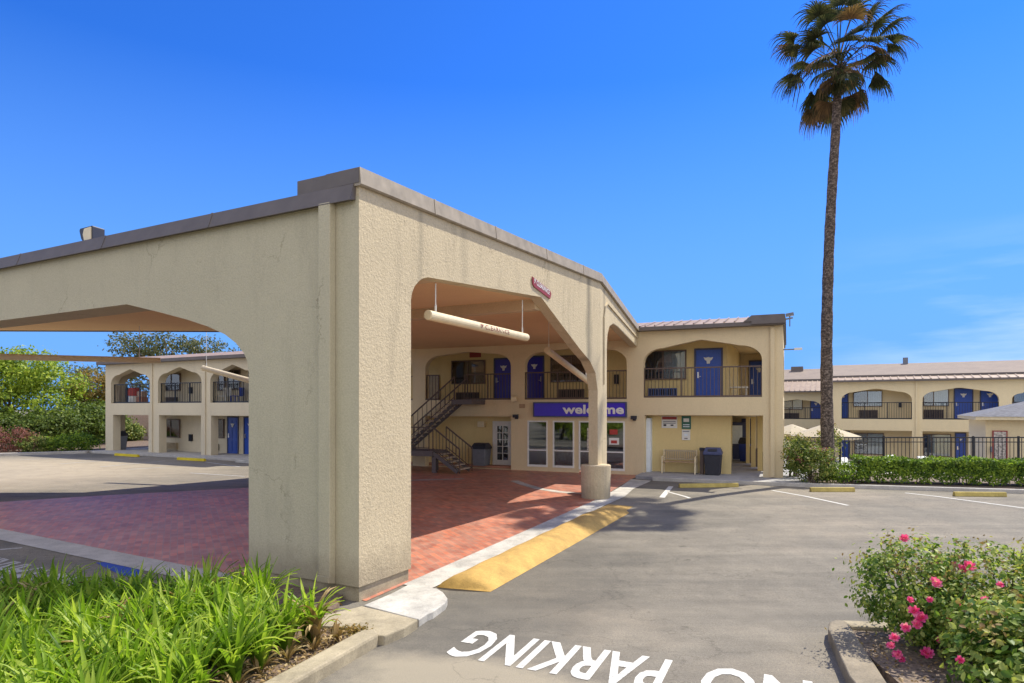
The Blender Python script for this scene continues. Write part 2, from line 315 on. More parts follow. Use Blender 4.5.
# ------------------------------------------------------------------ objects
def root(name, loc, label, cat, group=None, rot=0.0):
    o = bpy.data.objects.new(name, None); COL.objects.link(o)
    o.location = loc; o.rotation_euler = (0, 0, rot); o.empty_display_size = 0.3
    o['label'] = label; o['category'] = cat
    if group: o['group'] = group
    return o
def tag(o, label, cat, group=None):
    o['label'] = label; o['category'] = cat
    if group: o['group'] = group
    return o
def copy_tree(o, parent=None):
    c = o.copy(); COL.objects.link(c); c.parent = parent
    for ch in list(o.children): copy_tree(ch, c)
    return c
class MB:
    def __init__(s): s.v = []; s.f = []; s.org = Vector((0, 0, 0))
    def add(s, vs, fs):
        n = len(s.v); s.v += [tuple(v) for v in vs]; s.f += [tuple(i+n for i in f) for f in fs]; return s
    def box(s, a, b):
        x0, y0, z0 = a; x1, y1, z1 = b
        return s.add([(x0,y0,z0),(x1,y0,z0),(x1,y1,z0),(x0,y1,z0),(x0,y0,z1),(x1,y0,z1),(x1,y1,z1),(x0,y1,z1)],
                     [(0,3,2,1),(4,5,6,7),(0,1,5,4),(1,2,6,5),(2,3,7,6),(3,0,4,7)])
    def obox(s, c, ux, uy, uz):       # centre and half-axis vectors
        c, ux, uy, uz = map(Vector, (c, ux, uy, uz)); vs = []
        for k in (-1, 1):
            for (i, j) in ((-1,-1),(1,-1),(1,1),(-1,1)): vs.append(c+ux*i+uy*j+uz*k)
        return s.add(vs, [(0,3,2,1),(4,5,6,7),(0,1,5,4),(1,2,6,5),(2,3,7,6),(3,0,4,7)])
    def bar(s, p, q, w, h=None):      # square bar between two points
        p, q = Vector(p), Vector(q); d = (q-p); L = d.length; d.normalize(); h = h or w
        up = Vector((0,0,1)) if abs(d.z) < 0.95 else Vector((1,0,0))
        sx = d.cross(up).normalized(); sy = sx.cross(d)
        return s.obox((p+q)/2, sx*w/2, d*L/2, sy*h/2)
    def tube(s, pts, r, n=8, cap=True):
        pts = [Vector(p) for p in pts]; rs = r if isinstance(r, (list, tuple)) else [r]*len(pts)
        vs = []; fs = []; ref = None
        for i, p in enumerate(pts):
            d = (pts[min(i+1, len(pts)-1)]-pts[max(i-1, 0)]).normalized()
            up = ref if ref is not None else (Vector((0,0,1)) if abs(d.z) < 0.9 else Vector((1,0,0)))
            sx = d.cross(up).normalized(); sy = sx.cross(d).normalized(); ref = sy
            for k in range(n):
                a = 2*math.pi*k/n; vs.append(p+sx*math.cos(a)*rs[i]+sy*math.sin(a)*rs[i])
        for i in range(len(pts)-1):
            for k in range(n):
                a, b = i*n+k, i*n+(k+1) % n; fs.append((a, b, b+n, a+n))
        if cap: fs.append(tuple(range(n-1, -1, -1))); fs.append(tuple(range((len(pts)-1)*n, len(pts)*n)))
        return s.add(vs, fs)
    def lathe(s, c, prof, n=24):      # profile of (radius, z)
        cx, cy, cz = c; vs = []; fs = []
        for r, z in prof:
            for k in range(n):
                a = 2*math.pi*k/n; vs.append((cx+r*math.cos(a), cy+r*math.sin(a), cz+z))
        for i in range(len(prof)-1):
            for k in range(n):
                a, b = i*n+k, i*n+(k+1) % n; fs.append((a, b, b+n, a+n))
        fs.append(tuple(range(n-1, -1, -1))); fs.append(tuple(range((len(prof)-1)*n, len(prof)*n)))
        return s.add(vs, fs)
    def prism(s, outer, holes, m0, m1):   # 2-D outline with holes, m0/m1 map (u,v) to the two faces
        loops = [outer]+list(holes); flat = [p for l in loops for p in l]
        tri = tessellate_polygon([[Vector((u, v, 0)) for u, v in l] for l in loops])
        n = len(flat); vs = [m0(*p) for p in flat]+[m1(*p) for p in flat]
        fs = [tuple(t) for t in tri]+[tuple(i+n for i in reversed(t)) for t in tri]
        k = 0
        for l in loops:
            L = len(l)
            for i in range(L):
                a, b = k+i, k+(i+1) % L; fs.append((a, b, b+n, a+n))
            k += L
        return s.add(vs, fs)
    def build(s, name, mat, parent=None, smooth=False, world=False, bevel=0.0, recalc=True):
        me = bpy.data.meshes.new(name)
        off = Vector(parent.location) if (world and parent is not None) else Vector((0,0,0))
        if world and parent is not None and parent.parent is not None: off = off + Vector(parent.parent.location)
        me.from_pydata([tuple(Vector(v)-off) for v in s.v], [], s.f)
        bm = bmesh.new(); bm.from_mesh(me)
        bmesh.ops.remove_doubles(bm, verts=bm.verts, dist=1e-5)
        if recalc: bmesh.ops.recalc_face_normals(bm, faces=bm.faces)
        bm.to_mesh(me); bm.free()
        if smooth: me.polygons.foreach_set('use_smooth', [True]*len(me.polygons))
        me.materials.append(M[mat] if isinstance(mat, str) else mat)
        o = bpy.data.objects.new(name, me); COL.objects.link(o)
        if parent is not None: o.parent = parent
        if bevel:
            b = o.modifiers.new('bevel', 'BEVEL'); b.width = bevel; b.segments = 2; b.limit_method = 'ANGLE'; b.angle_limit = R(40)
        return o
_VL = bpy.context.view_layer
def text_geo(body, size=1.0, cond=1.0, bold=0.0, align='LEFT'):
    cu = bpy.data.curves.new('lettering', 'FONT'); cu.body = body; cu.size = size; cu.offset = bold
    cu.align_x = align; cu.fill_mode = 'BOTH'; cu.dimensions = '2D'; cu.resolution_u = 3
    o = bpy.data.objects.new('lettering', cu); COL.objects.link(o); _VL.update()
    ev = o.evaluated_get(bpy.context.evaluated_depsgraph_get()); me = ev.to_mesh()
    vs = [(v.co.x*cond, v.co.y) for v in me.vertices]; fs = [tuple(p.vertices) for p in me.polygons]
    ev.to_mesh_clear(); bpy.data.objects.remove(o); bpy.data.curves.remove(cu)
    return vs, fs
def text_fit(body, w, h, bold=0.02):      # lettering scaled to a box of w by h, origin bottom-left
    vs, fs = text_geo(body, 1.0, 1.0, bold)
    x0 = min(v[0] for v in vs); x1 = max(v[0] for v in vs); y0 = min(v[1] for v in vs); y1 = max(v[1] for v in vs)
    return [((x-x0)/(x1-x0)*w, (y-y0)/(y1-y0)*h) for x, y in vs], fs
def text_on(body, w, h, m, bold=0.02):
    vs, fs = text_fit(body, w, h, bold); mb = MB(); mb.add([m(*v) for v in vs], fs); return mb

# ------------------------------------------------------------------ ground height
class Frame:
    """Plan frame of a building: origin, direction of its front (local x), inward normal (local y)."""
    def __init__(s, ox, oy, dx, dy):
        L = math.hypot(dx, dy); s.ox, s.oy, s.dx, s.dy = ox, oy, dx/L, dy/L; s.nx, s.ny = -s.dy, s.dx
        s.rot = math.atan2(s.dy, s.dx)
    def w(s, x, y, z=0.0): return (s.ox+x*s.dx+y*s.nx, s.oy+x*s.dy+y*s.ny, z)
    def loc(s, X, Y): return ((X-s.ox)*s.dx+(Y-s.oy)*s.dy, (X-s.ox)*s.nx+(Y-s.oy)*s.ny)
    def X(s, px, y=0.0):              # where the sight line through column px meets the plane at depth y
        r = (px-CX)/FPX; return (r*(s.oy+y*s.ny)-(s.ox+y*s.nx))/(s.dx-r*s.dy)
    def Z(s, px, py, y=0.0):
        x = s.X(px, y); Y = s.oy+y*s.ny+x*s.dy; return CAMH+(HOR-py)/FPX*Y
MF = Frame(9.68, 22.86, 0.9187, -0.3950)
def cl(t): return max(0.0, min(1.0, t))
def gh(X, Y):
    z = 0.28*cl((Y-9.5)/9.5)
    lx, ly = MF.loc(X, Y)
    if lx > 1.2 and Y > 22: z -= 1.0*cl((lx-1.2)/1.0)*cl((ly-3.6)/5.0)
    return z
def sheet(name, pts, dz, mat, kind='structure', parent=None):
    bm = bmesh.new(); tri = tessellate_polygon([[Vector((p[0], p[1], 0)) for p in pts]])
    vs = [bm.verts.new((p[0], p[1], 0)) for p in pts]
    for t in tri:
        try: bm.faces.new([vs[i] for i in t])
        except ValueError: pass
    for yy in (9.5, 19.0):
        bmesh.ops.bisect_plane(bm, geom=bm.verts[:]+bm.edges[:]+bm.faces[:], plane_co=(0, yy, 0), plane_no=(0, 1, 0), dist=1e-5)
    for v in bm.verts: v.co.z = gh(v.co.x, v.co.y)+dz
    bmesh.ops.recalc_face_normals(bm, faces=bm.faces)
    for f in bm.faces:
        if f.normal.z < 0: f.normal_flip()
    me = bpy.data.meshes.new(name); bm.to_mesh(me); bm.free(); me.materials.append(M[mat])
    o = bpy.data.objects.new(name, me); COL.objects.link(o)
    if kind: o['kind'] = kind
    if parent: o.parent = parent
    return o
def on_ground(px, py, z=None):        # plan point where the sight line through a pixel meets the ground
    z0 = 0.2
    for _ in range(12):
        Y = (CAMH-z0)*FPX/(py-HOR); X = (px-CX)/FPX*Y; z0 = gh(X, Y) if z is None else z
    return (X, Y)
def grid_ground():
    xs = sorted(set([-700, -300, -120, -70] + [x*1.0 for x in range(-50, 51)] + [70, 120, 300, 700]))
    ys = sorted(set([-300, -100, -40, -15, 0, 4, 9.5, 19] + [y*1.0 for y in range(5, 60)] + [75, 100, 160, 300, 900]))
    vs = [(x, y, gh(x, y)) for y in ys for x in xs]; n = len(xs)
    fs = [(j*n+i, j*n+i+1, (j+1)*n+i+1, (j+1)*n+i) for j in range(len(ys)-1) for i in range(n-1)]
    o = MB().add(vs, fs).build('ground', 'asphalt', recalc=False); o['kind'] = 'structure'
grid_ground()

# ------------------------------------------------------------------ foliage helpers (numpy)
LEAF = (np.array([(0,0,0),(0.5,0.28,0.06),(1,0,0),(0.5,-0.28,0.06)], float), [(0,1,2,3)])
OVAL = (np.array([(0,0,0),(0.25,0.24,0.05),(0.6,0.28,0.06),(1,0,-0.05),(0.6,-0.28,0.06),(0.25,-0.24,0.05),(0.5,0,-0.02)], float),
        [(0,6,2,1),(6,3,2),(0,5,4,6),(6,4,3)])
def leaves(name, P, Nrm, size, mat, parent, rng, tmpl=LEAF, jitter=0.7, droop=0.0, extra=None, world=True):
    n = len(P); T, F = tmpl
    Z = Nrm + rng.normal(0, jitter, (n, 3)); Z /= np.linalg.norm(Z, axis=1)[:, None]+1e-9
    D = rng.normal(0, 1, (n, 3)); D[:, 2] -= droop; D -= (D*Z).sum(1)[:, None]*Z; D /= np.linalg.norm(D, axis=1)[:, None]+1e-9
    W = np.cross(Z, D); sz = size*rng.uniform(0.6, 1.3, n)
    V = P[:, None, :] + sz[:, None, None]*(T[None, :, 0:1]*D[:, None, :]+T[None, :, 1:2]*W[:, None, :]+T[None, :, 2:3]*Z[:, None, :])
    V = V.reshape(-1, 3); k = len(T)
    loops = []; starts = []; tot = []; c = 0
    for f in F:
        pass
    idx = np.arange(n)[:, None]*k
    allf = []
    me = bpy.data.meshes.new(name)
    li = []; ls = []; lt = []; at = 0
    blocks = [np.array(f)[None, :]+idx for f in F]
    for b in blocks:
        m_ = b.shape[1]; li.append(b.reshape(-1)); ls.append(at+np.arange(n)*m_); lt.append(np.full(n, m_)); at += n*m_
    li = np.concatenate(li); ls = np.concatenate(ls); lt = np.concatenate(lt)
    off = np.zeros(3)
    if world and parent is not None:
        off = np.array(parent.location)
    V = V-off
    me.vertices.add(len(V)); me.vertices.foreach_set('co', V.reshape(-1))
    me.loops.add(len(li)); me.loops.foreach_set('vertex_index', li.astype(np.int32))
    me.polygons.add(len(ls)); me.polygons.foreach_set('loop_start', ls.astype(np.int32)); me.polygons.foreach_set('loop_total', lt.astype(np.int32))
    me.update(calc_edges=True)
    a = me.attributes.new('rnd', 'FLOAT', 'POINT'); a.data.foreach_set('value', np.repeat(rng.uniform(0, 1, n), k))
    me.materials.append(M[mat]); me.validate()
    o = bpy.data.objects.new(name, me); COL.objects.link(o); o.parent = parent
    return o
def clumps(rng, ells, nclump, per, spread, shell=0.55):
    """points in leaf clumps scattered through the outer part of several ellipsoids (cx,cy,cz,rx,ry,rz)"""
    vol = np.array([e[3]*e[4]*e[5] for e in ells]); vol = vol/vol.sum(); P = []; Nn = []
    for e, f in zip(ells, vol):
        k = max(3, int(nclump*f)); d = rng.normal(0, 1, (k, 3)); d /= np.linalg.norm(d, axis=1)[:, None]
        r = shell+(1.0-shell)*rng.uniform(0, 1, k)**0.6
        c = np.array(e[:3])+d*r[:, None]*np.array(e[3:])
        cs = rng.uniform(0.6, 1.3, k)
        q = rng.normal(0, 1, (k, per, 3)); q *= (spread*cs)[:, None, None]*np.array([1, 1, 0.6])
        pts = c[:, None, :]+q
        nn = q/(np.linalg.norm(q, axis=2)[:, :, None]+1e-9)*0.6+d[:, None, :]*0.5+np.array([0, 0, 0.5])
        P.append(pts.reshape(-1, 3)); Nn.append(nn.reshape(-1, 3))
    return np.concatenate(P), np.concatenate(Nn)
def tree(name, label, cat, group, base, ells, mat, nclump, per, spread, lsize, seed, trunk_r=0.2, shell=0.55, droop=0.0, limbs=7, bare=0.0):
    rng = np.random.default_rng(seed); rnd = random.Random(seed)
    rt = root(name, base, label, cat, group)
    P, Nn = clumps(rng, ells, nclump, per, spread, shell)
    P = P[P[:, 2] > base[2]+0.05] if False else P
    leaves('crown', P, Nn, lsize, mat, rt, rng, droop=droop)
    mb = MB(); cx = sum(e[0] for e in ells)/len(ells); cy = sum(e[1] for e in ells)/len(ells); cz = sum(e[2] for e in ells)/len(ells)
    bx, by, bz = base; fork = Vector((bx*0.7+cx*0.3, by*0.7+cy*0.3, bz+(cz-bz)*0.55))
    mb.tube([(bx, by, bz-0.2), ((bx+fork.x)/2+0.05, (by+fork.y)/2, (bz+fork.z)/2), fork], [trunk_r, trunk_r*0.8, trunk_r*0.6], 8)
    for i in range(limbs):
        e = ells[i % len(ells)]
        t = Vector((e[0]+rnd.uniform(-.6, .6)*e[3], e[1]+rnd.uniform(-.6, .6)*e[4], e[2]+rnd.uniform(-.3, .7)*e[5]))
        mid = (fork+t)/2+Vector((rnd.uniform(-.2, .2)*e[3], rnd.uniform(-.2, .2)*e[4], 0.1*e[5]))
        mb.tube([fork-Vector((0, 0, 0.1)), mid, t], [trunk_r*0.5, trunk_r*0.3, trunk_r*0.1], 6)
    mb.build('trunk', 'bark', rt, smooth=True, world=True)
    return rt

# ------------------------------------------------------------------ paving, markings, kerbs
P0 = Vector((-2.276, 9.52)); D = Vector((0.4642, 0.8857)); E = Vector((-0.8857, 0.4642))
def cp(s, a): v = P0+D*s+E*a; return (v.x, v.y)
FB = lambda x, y=0.0: MF.w(x, y)[:2]
xl_main = MF.X(362)
brick = [cp(0.1, 0.5), cp(0.1, -0.05), cp(10.6, -0.05), (3.3, 20.6), FB(MF.X(640), -1.5), FB(MF.X(641), 0.2), FB(xl_main, 0.2),
         (-7.3, 25.2), (-8.6, 21.0), (-14.4, 18.0), (-18.2, 16.9), cp(0.1, 17.0)]
sheet('brick_pavement', brick, 0.008, 'brick')
sheet('front_concrete_strip', [cp(-0.45, 2.2), cp(0.1, 2.2), cp(0.1, 17.0), cp(-0.45, 17.0)], 0.012, 'conc')
sheet('side_concrete_strip', [cp(1.0, -0.05), cp(1.0, -0.58), cp(9.3, -0.58), cp(10.9, -0.62), (3.9, 20.6), (5.0, 22.95), FB(MF.X(640), -1.55), (3.45, 20.8), cp(10.6, -0.05)], 0.014, 'whiteconc')
def strip_pts(pts, w):
    L = []; Rr = []
    for i, p in enumerate(pts):
        a = Vector(pts[max(0, i-1)]); b = Vector(pts[min(len(pts)-1, i+1)]); d = (b-a).normalized(); n = Vector((-d.y, d.x))*w/2
        L.append(tuple(Vector(p)+n)); Rr.append(tuple(Vector(p)-n))
    return L+Rr[::-1]
sheet('curved_concrete_band', strip_pts([on_ground(*p) for p in ((514, 481), (525, 485), (540, 489.2), (560, 492.2), (584, 494))], 0.32), 0.012, 'whiteconc')
sheet('concrete_band', strip_pts([on_ground(400, 481), on_ground(464, 479)], 0.28), 0.012, 'conc')
def markline(pxs, w, mat='mark'):
    sheet('parking_line', strip_pts([on_ground(*p) for p in pxs], w), 0.006, mat)
markline(((662, 497.7), (671, 486.5)), 0.16)
markline(((668, 492), (690, 498.3)), 0.10)
markline(((772, 490.5), (848, 505.5)), 0.10)
markline(((905, 493), (1060, 513)), 0.10)
for a, b in (((20, 460), (70, 457)), ((60, 464), (150, 457.5)), ((100, 467), (165, 461)), ((128, 469.5), (166, 467.2)), ((190, 473), (245, 476.5)), ((205, 462), (240, 467))):
    markline((a, b), 0.12, 'markfaint')
markline(((-40, 553), (22, 548)), 0.10, 'markfaint')
# NO PARKING, read by drivers coming the other way
tdir = Vector((-0.9135, 0.4068)); tup = Vector((-0.4068, -0.9135))
def ground_text(body, anchor, w, h, mat, dz=0.006, bold=0.02, dr=tdir, up=tup):
    vs, fs = text_fit(body, w, h, bold); pts = []
    for x, y in vs:
        q = Vector(anchor)+dr*x+up*y; pts.append((q.x, q.y, gh(q.x, q.y)+dz))
    o = MB().add(pts, fs).build('painted_lettering', mat, recalc=False); o['kind'] = 'structure'
    me = o.data
    if len(me.polygons) and me.polygons[0].normal.z < 0:
        me.flip_normals()
a1 = Vector(on_ground(673, 660.5)); a0 = Vector(on_ground(489, 632.5))
tdir = (a0-a1).normalized(); tup = Vector((tdir.y*-1, tdir.x)); tup = tup if tup.y < 0 else -tup
ground_text('PARKING', a1, (a0-a1).length+0.17, 0.93, 'mark')
ground_text('NO', a1-tdir*1.45, 1.08, 0.93, 'mark')
b1 = Vector(on_ground(150, 586)); ground_text('NO PARKING', Vector(cp(-1.15, 4.7)), 3.9, 0.95, 'markfaint', dr=E, up=-D)
sheet('blue_painted_patch', [on_ground(*p) for p in ((96, 563), (112, 562), (142, 571), (140, 580), (118, 574))], 0.006, 'bluemark')
# yellow berm against the strip
def berm():
    mb = MB(); n = 26; sec = []
    for i in range(n+1):
        t = i/n; s = 1.15+t*8.35; w = 0.88; h = 0.19*min(1, 0.8+t*n/3)*min(1, (1-t)*4+0.02)
        if i >= n-2: w *= 0.8
        row = []
        for k in range(9):
            u = k/8.0; zz = h*math.sin(math.pi*u**0.8)**0.85*(1+0.06*math.sin(i*1.7+k)) if 0 < u < 1 else 0.0
            x, y = cp(s+0.20*u*(1-t), -0.60-w*u)
            row.append((x, y, gh(x, y)+0.004+zz))
        sec.append(row)
    vs = [p for r in sec for p in r]; fs = [(i*9+k, i*9+k+1, (i+1)*9+k+1, (i+1)*9+k) for i in range(n) for k in range(8)]
    fs.append(tuple(range(8, -1, -1)))
    return mb.add(vs, fs)
tag(berm().build('asphalt_berm', 'yellow', smooth=True), 'long worn yellow painted berm beside the brick driveway', 'berm')
# low concrete blocks by the near pillar
def slab(name, pts, z0, z1, mat, label=None, cat=None, bevel=0.02, kind='structure'):
    mb = MB().prism(pts, [], lambda u, v: (u, v, z0), lambda u, v: (u, v, z1))
    o = mb.build(name, mat, bevel=bevel)
    if kind: o['kind'] = kind
    return o
Pz = lambda px, py, z: on_ground(px, py, z)
slab('white_kerb_corner', [Pz(364, 605, .10), Pz(392, 593, .10), Pz(408, 584.5, .10), Pz(437, 588.5, .10), Pz(443, 592, .10), Pz(447.5, 598, .10), Pz(445.5, 602.5, .10), Pz(440, 606.5, .10), Pz(433, 611.5, .10), Pz(427, 614, .10), Pz(419, 619.5, .10)], -0.05, 0.10, 'whiteconc', bevel=0.012)
slab('tan_kerb_slab', [Pz(318, 617, .12), Pz(362, 606, .12), Pz(418, 619.5, .12), Pz(404, 628, .12), Pz(384, 636, .12), Pz(366, 634.5, .12), Pz(352, 628, .12), Pz(318, 626, .12)], -0.05, 0.125, 'tanconc')
kd = Vector(Pz(380, 647, 0))-Vector(Pz(320, 683, 0)); kd.normalize(); kn = Vector((-kd.y, kd.x))
k0 = Vector(Pz(380, 646, 0.0))
slab('planter_kerb', [tuple(k0+kd*0.12+kn*0.14), tuple(k0+kn*0.02), tuple(k0-kd*5.0), tuple(k0-kd*5.0+kn*0.30), tuple(k0+kn*0.30)], -0.05, 0.155, 'tanconc', bevel=0.035)
bed = [tuple(k0+kn*0.28), tuple(k0-kd*5+kn*0.28), (-10.5, 3.0), (-10.5, 8.3), (-8.0, 8.9), (-4.7, 9.8), cp(0.02, 1.9), cp(-0.02, 0.3), Pz(330, 618, .1)]
slab('planter_soil', bed, -0.05, 0.09, 'soil', bevel=0)
# right planter with roses
slab('rose_bed_kerb', [Pz(828, 628, .16), Pz(829, 621.5, .16), Pz(836, 618.8, .16), Pz(846, 620.5, .16), Pz(852, 632, .16), Pz(888, 683, .16), (4.25, 5.2), (3.35, 5.2), Pz(851, 683, 0)][:4]+[Pz(848, 622, .16), (Pz(888, 683, .16)), (Pz(888, 683, .16)[0]-.35, 5.0), (Pz(851, 683, .0)[0]-.4, 5.0), Pz(849, 683, .08)], -0.05, 0.16, 'darkkerb', bevel=0.03)
slab('rose_bed_back_kerb', [(4.25, 8.32), (4.28, 8.07), (14.0, 6.9), (14.0, 7.15)], -0.05, 0.15, 'tanconc', bevel=0.03)
slab('rose_bed_soil', [(4.22, 8.12), (4.03, 7.2), (3.75, 5.0), (14, 4.0), (14, 6.95)], -0.05, 0.10, 'mulch', bevel=0)

# sidewalk in front of the right wing and planting bed behind the kerb
GZ = 0.28; FZ = 0.40
kerb_line = [(5.05, 23.05), (6.6, 22.45), (9.55, 21.25), (15.6, 19.55), (24.0, 18.1), (34, 16.5)]
side = kerb_line[:3]+[FB(0.9, -0.2), FB(0.9, 9.0), FB(MF.X(641), 9.0), FB(MF.X(641), 0.0)]
def off_line(pts, w):
    o = []
    for i, p in enumerate(pts):
        a = Vector(pts[max(0, i-1)]); b = Vector(pts[min(len(pts)-1, i+1)]); d = (b-a).normalized(); n = Vector((-d.y, d.x)); o.append(tuple(Vector(p)+n*w))
    return o
kin = off_line(kerb_line, 0.16)
slab('sidewalk', [kin[0], kin[1], kin[2], (9.9, 21.3), FB(0.9, -0.2), FB(0.9, 9.2), FB(MF.X(641)+0.05, 9.2), FB(MF.X(641)+0.05, -1.2)], 0.1, FZ-0.003, 'curbgrey', bevel=0)
slab('kerb', kerb_line+kin[::-1], 0.1, FZ+0.004, 'conc', bevel=0.02)
slab('planting_bed', [(9.95, 21.32), kin[3], kin[4], kin[5], (34, 20.0), (15, 24.4), FB(0.95, 3.4), FB(0.95, -0.2)], 0.0, FZ-0.03, 'mulch', bevel=0)
slab('pool_deck', [FB(2.3, 8.4), FB(16, 3.4), (36, 24), (36, 60), (10, 75), FB(2.3, 20)], -0.9, -0.70, 'conc', bevel=0)
# left wing walk and bed
LF = Frame(-24.2, 38.1, 0.8898, -0.4563)
slab('left_sidewalk', [LF.w(-0.3, -0.9)[:2], LF.w(16, -0.9)[:2], LF.w(16, 9)[:2], LF.w(-0.3, 9)[:2]], 0.1, FZ-0.003, 'conc', bevel=0.02)
slab('left_kerb', [(-46, 31.0), (-27.9, 34.9), (-24.6, 37.0), (-24.6, 37.25), (-28.0, 35.15), (-46, 31.25)], 0.1, 0.43, 'conc', bevel=0.02)
slab('left_planting_bed', [(-46, 31.26), (-28.05, 35.16), (-24.7, 37.3), (-22.0, 45), (-22, 60), (-60, 60), (-60, 31.3)], 0.1, 0.38, 'soil', bevel=0)
slab('red_gravel_bed', [LF.w(-0.2, 9.1)[:2], LF.w(7, 9.1)[:2], LF.w(7, 14)[:2], LF.w(-2, 14)[:2]], 0.1, 0.41, 'terracotta', bevel=0)

# ------------------------------------------------------------------ porte-cochere canopy
can = root('entrance_canopy', (P0.x, P0.y, 0), 'large beige stucco entrance canopy with arched openings over the brick driveway', 'canopy')
def on_s(px, py):                     # (s,z) on the side face (through P0 along D)
    r = (px-CX)/FPX; s = (r*P0.y-P0.x)/(D.x-r*D.y); Y = P0.y+s*D.y; return (s, CAMH+(HOR-py)/FPX*Y)
def on_a(px, py):
    r = (px-CX)/FPX; a = (r*P0.y-P0.x)/(E.x-r*E.y); Y = P0.y+a*E.y; return (a, CAMH+(HOR-py)/FPX*Y)
zr = lambda s: 6.47+0.38*s/10.48
SL = 10.48
# side wall
s_op = on_s(411, 500)[0]
op = [(s_op, 0.23), (s_op, on_s(411, 300)[1]), on_s(412, 293), on_s(414.5, 286.5), on_s(419, 281), on_s(423, 278.3), on_s(428, 277.2)]
op += [on_s(541, 297.0), on_s(560, 322.5), on_s(580, 349), on_s(590, 361), on_s(595.5, 373), on_s(597.6, 390)]
sc0 = on_s(597.8, 470)[0]
op += [(sc0, 0.9)]
side_poly = [(0, 0.23), (s_op, 0.23)]+op[1:-1]+[(sc0, 0.9), (SL, 0.9), (SL, zr(SL)-0.25), (0, zr(0)-0.25)]
m_s = lambda a: (lambda s, z: (*cp(s, a), z))
MB().prism(side_poly, [], m_s(0.0), m_s(0.28)).build('side_wall', 'stucco', can, world=True)
# front wall
a_op = on_a(249, 500)[0]
fop = [on_a(249, 372), on_a(247.5, 361), on_a(244, 353), on_a(236, 343), on_a(225, 334.3), on_a(208, 326.5), on_a(188, 319.8), on_a(160, 312.3), on_a(127, 304.3)]
zt = fop[-1][1]
aL = 17.6
left_arc = [(13.0, zt-0.02), (14.1, zt-0.25), (14.9, zt-0.75), (15.3, zt-1.3)]
front_poly = [(0.001, 0.23), (a_op, 0.23)]+fop+left_arc+[(15.3, 0.1), (aL, 0.1), (aL, 6.06), (0.001, 6.06)]
m_a = lambda s: (lambda a, z: (*cp(s, a), z))
MB().prism([(0.004, 0.23)]+front_poly[1:-1]+[(0.004, 6.06)], [], m_a(-0.005), m_a(0.70)).build('front_wall', 'stucco_smooth', can, world=True)
# solid corner pillar behind both faces, plinth
pil = MB()
pil.prism([cp(0.702, 0.283), cp(s_op-0.004, 0.283), cp(s_op-0.004, a_op-0.004), cp(0.702, a_op-0.004)], [], lambda u, v: (u, v, 0.23), lambda u, v: (u, v, 5.5))
pil.build('corner_pillar', 'stucco', can, world=True)
pl = MB(); pl.prism([cp(0.035, 0.03), cp(s_op-0.03, 0.03), cp(s_op-0.03, a_op-0.03), cp(0.035, a_op-0.03)], [], lambda u, v: (u, v, -0.05), lambda u, v: (u, v, 0.229))
pl.build('plinth', 'tanconc', can, world=True)
# rear side wall C-J
C_ = Vector(cp(SL, 0)); J_ = Vector(MF.w(MF.X(637.5), -0.02)[:2]); CJ = (J_-C_).normalized(); LJ = (J_-C_).length; NJ = Vector((-CJ.y, CJ.x))
def cj(s, n): v = C_+CJ*s+NJ*n; return (v.x, v.y)
mcj = lambda n: (lambda s, z: (*cj(s, n), z))
zc = lambda s: zr(SL)+(6.13-zr(SL))*s/LJ
rp = [(0.0, 0.9), (0.95, 0.9), (0.95, 4.75), (1.05, 5.15), (1.35, 5.45), (1.9, 5.60), (2.6, 5.60), (LJ, 5.27), (LJ, zc(LJ)-0.22), (0.0, zc(0)-0.25)]
MB().prism(rp, [], mcj(0.0), mcj(0.28)).build('rear_wall', 'stucco', can, world=True, bevel=0.03)
tr = MB()                                  # raised band framing the rear opening
pth = [(0.42, 3.6), (0.42, 5.6), (0.6, 5.95), (0.95, 6.12), (LJ-0.15, 5.62)]
for (s0, z0), (s1, z1) in zip(pth[:-1], pth[1:]):
    tr.bar((*cj(s0, -0.015), z0), (*cj(s1, -0.015), z1), 0.05, 0.05)
tr.build('raised_band', 'stucco', can, world=True)
# column foot
pot = MB(); pc = cp(SL-0.10, 0.10); pot.lathe((pc[0], pc[1], gh(*pc)-0.05), [(0.40, 0), (0.42, 0.05), (0.44, 0.9), (0.44, 1.0), (0.41, 1.02), (0.2, 1.02)], 28)
pot.build('round_column_base', 'stucco', can, world=True, smooth=False)
# caps
cap = MB()
for f, g0, g1, zf in ((lambda s, a: cp(s, a), 0.0, SL, zr), (cj, 0.0, LJ, zc)):
    sg = 1
    prof = [(-0.05, -0.27), (-0.075, -0.25), (-0.05, 0.0), (0.36, 0.0), (0.36, -0.27)]
    vs = [(*f(s, a), zf(s)+dz) for s in (g0+(-0.04 if g0 == 0 and f is not cj else 0), g1) for a, dz in prof]
    cap.add(vs, [(0,1,2,3,4), (9,8,7,6,5)]+[(i, (i+1) % 5, (i+1) % 5+5, i+5) for i in range(5)])
cap.build('side_cap', 'trimlite', can, world=True)
for sj in (1.9, 4.1, 6.6, 9.0):
    MB().add([(*cp(sj+ds_, a), zr(sj)+dz) for ds_ in (-0.02, 0.02) for a, dz in ((-0.084, -0.262), (-0.058, 0.006), (0.3, 0.006), (0.3, -0.01), (-0.04, -0.01))], [(0,1,2,3,4), (9,8,7,6,5)]+[(i, (i+1) % 5, (i+1) % 5+5, i+5) for i in range(5)]).build('cap_seam', 'trimlite', can, world=True)
for aj in (3.2, 6.3, 9.4, 12.5):
    MB().add([(*cp(s_, aj+da), z) for da in (-0.02, 0.02) for s_, z in ((-0.148, 5.975), (-0.058, 6.241), (0.4, 6.241), (0.4, 6.22), (-0.03, 6.22))], [(0,1,2,3,4), (9,8,7,6,5)]+[(i, (i+1) % 5, (i+1) % 5+5, i+5) for i in range(5)]).build('cap_seam', 'trim', can, world=True)
cap = MB()
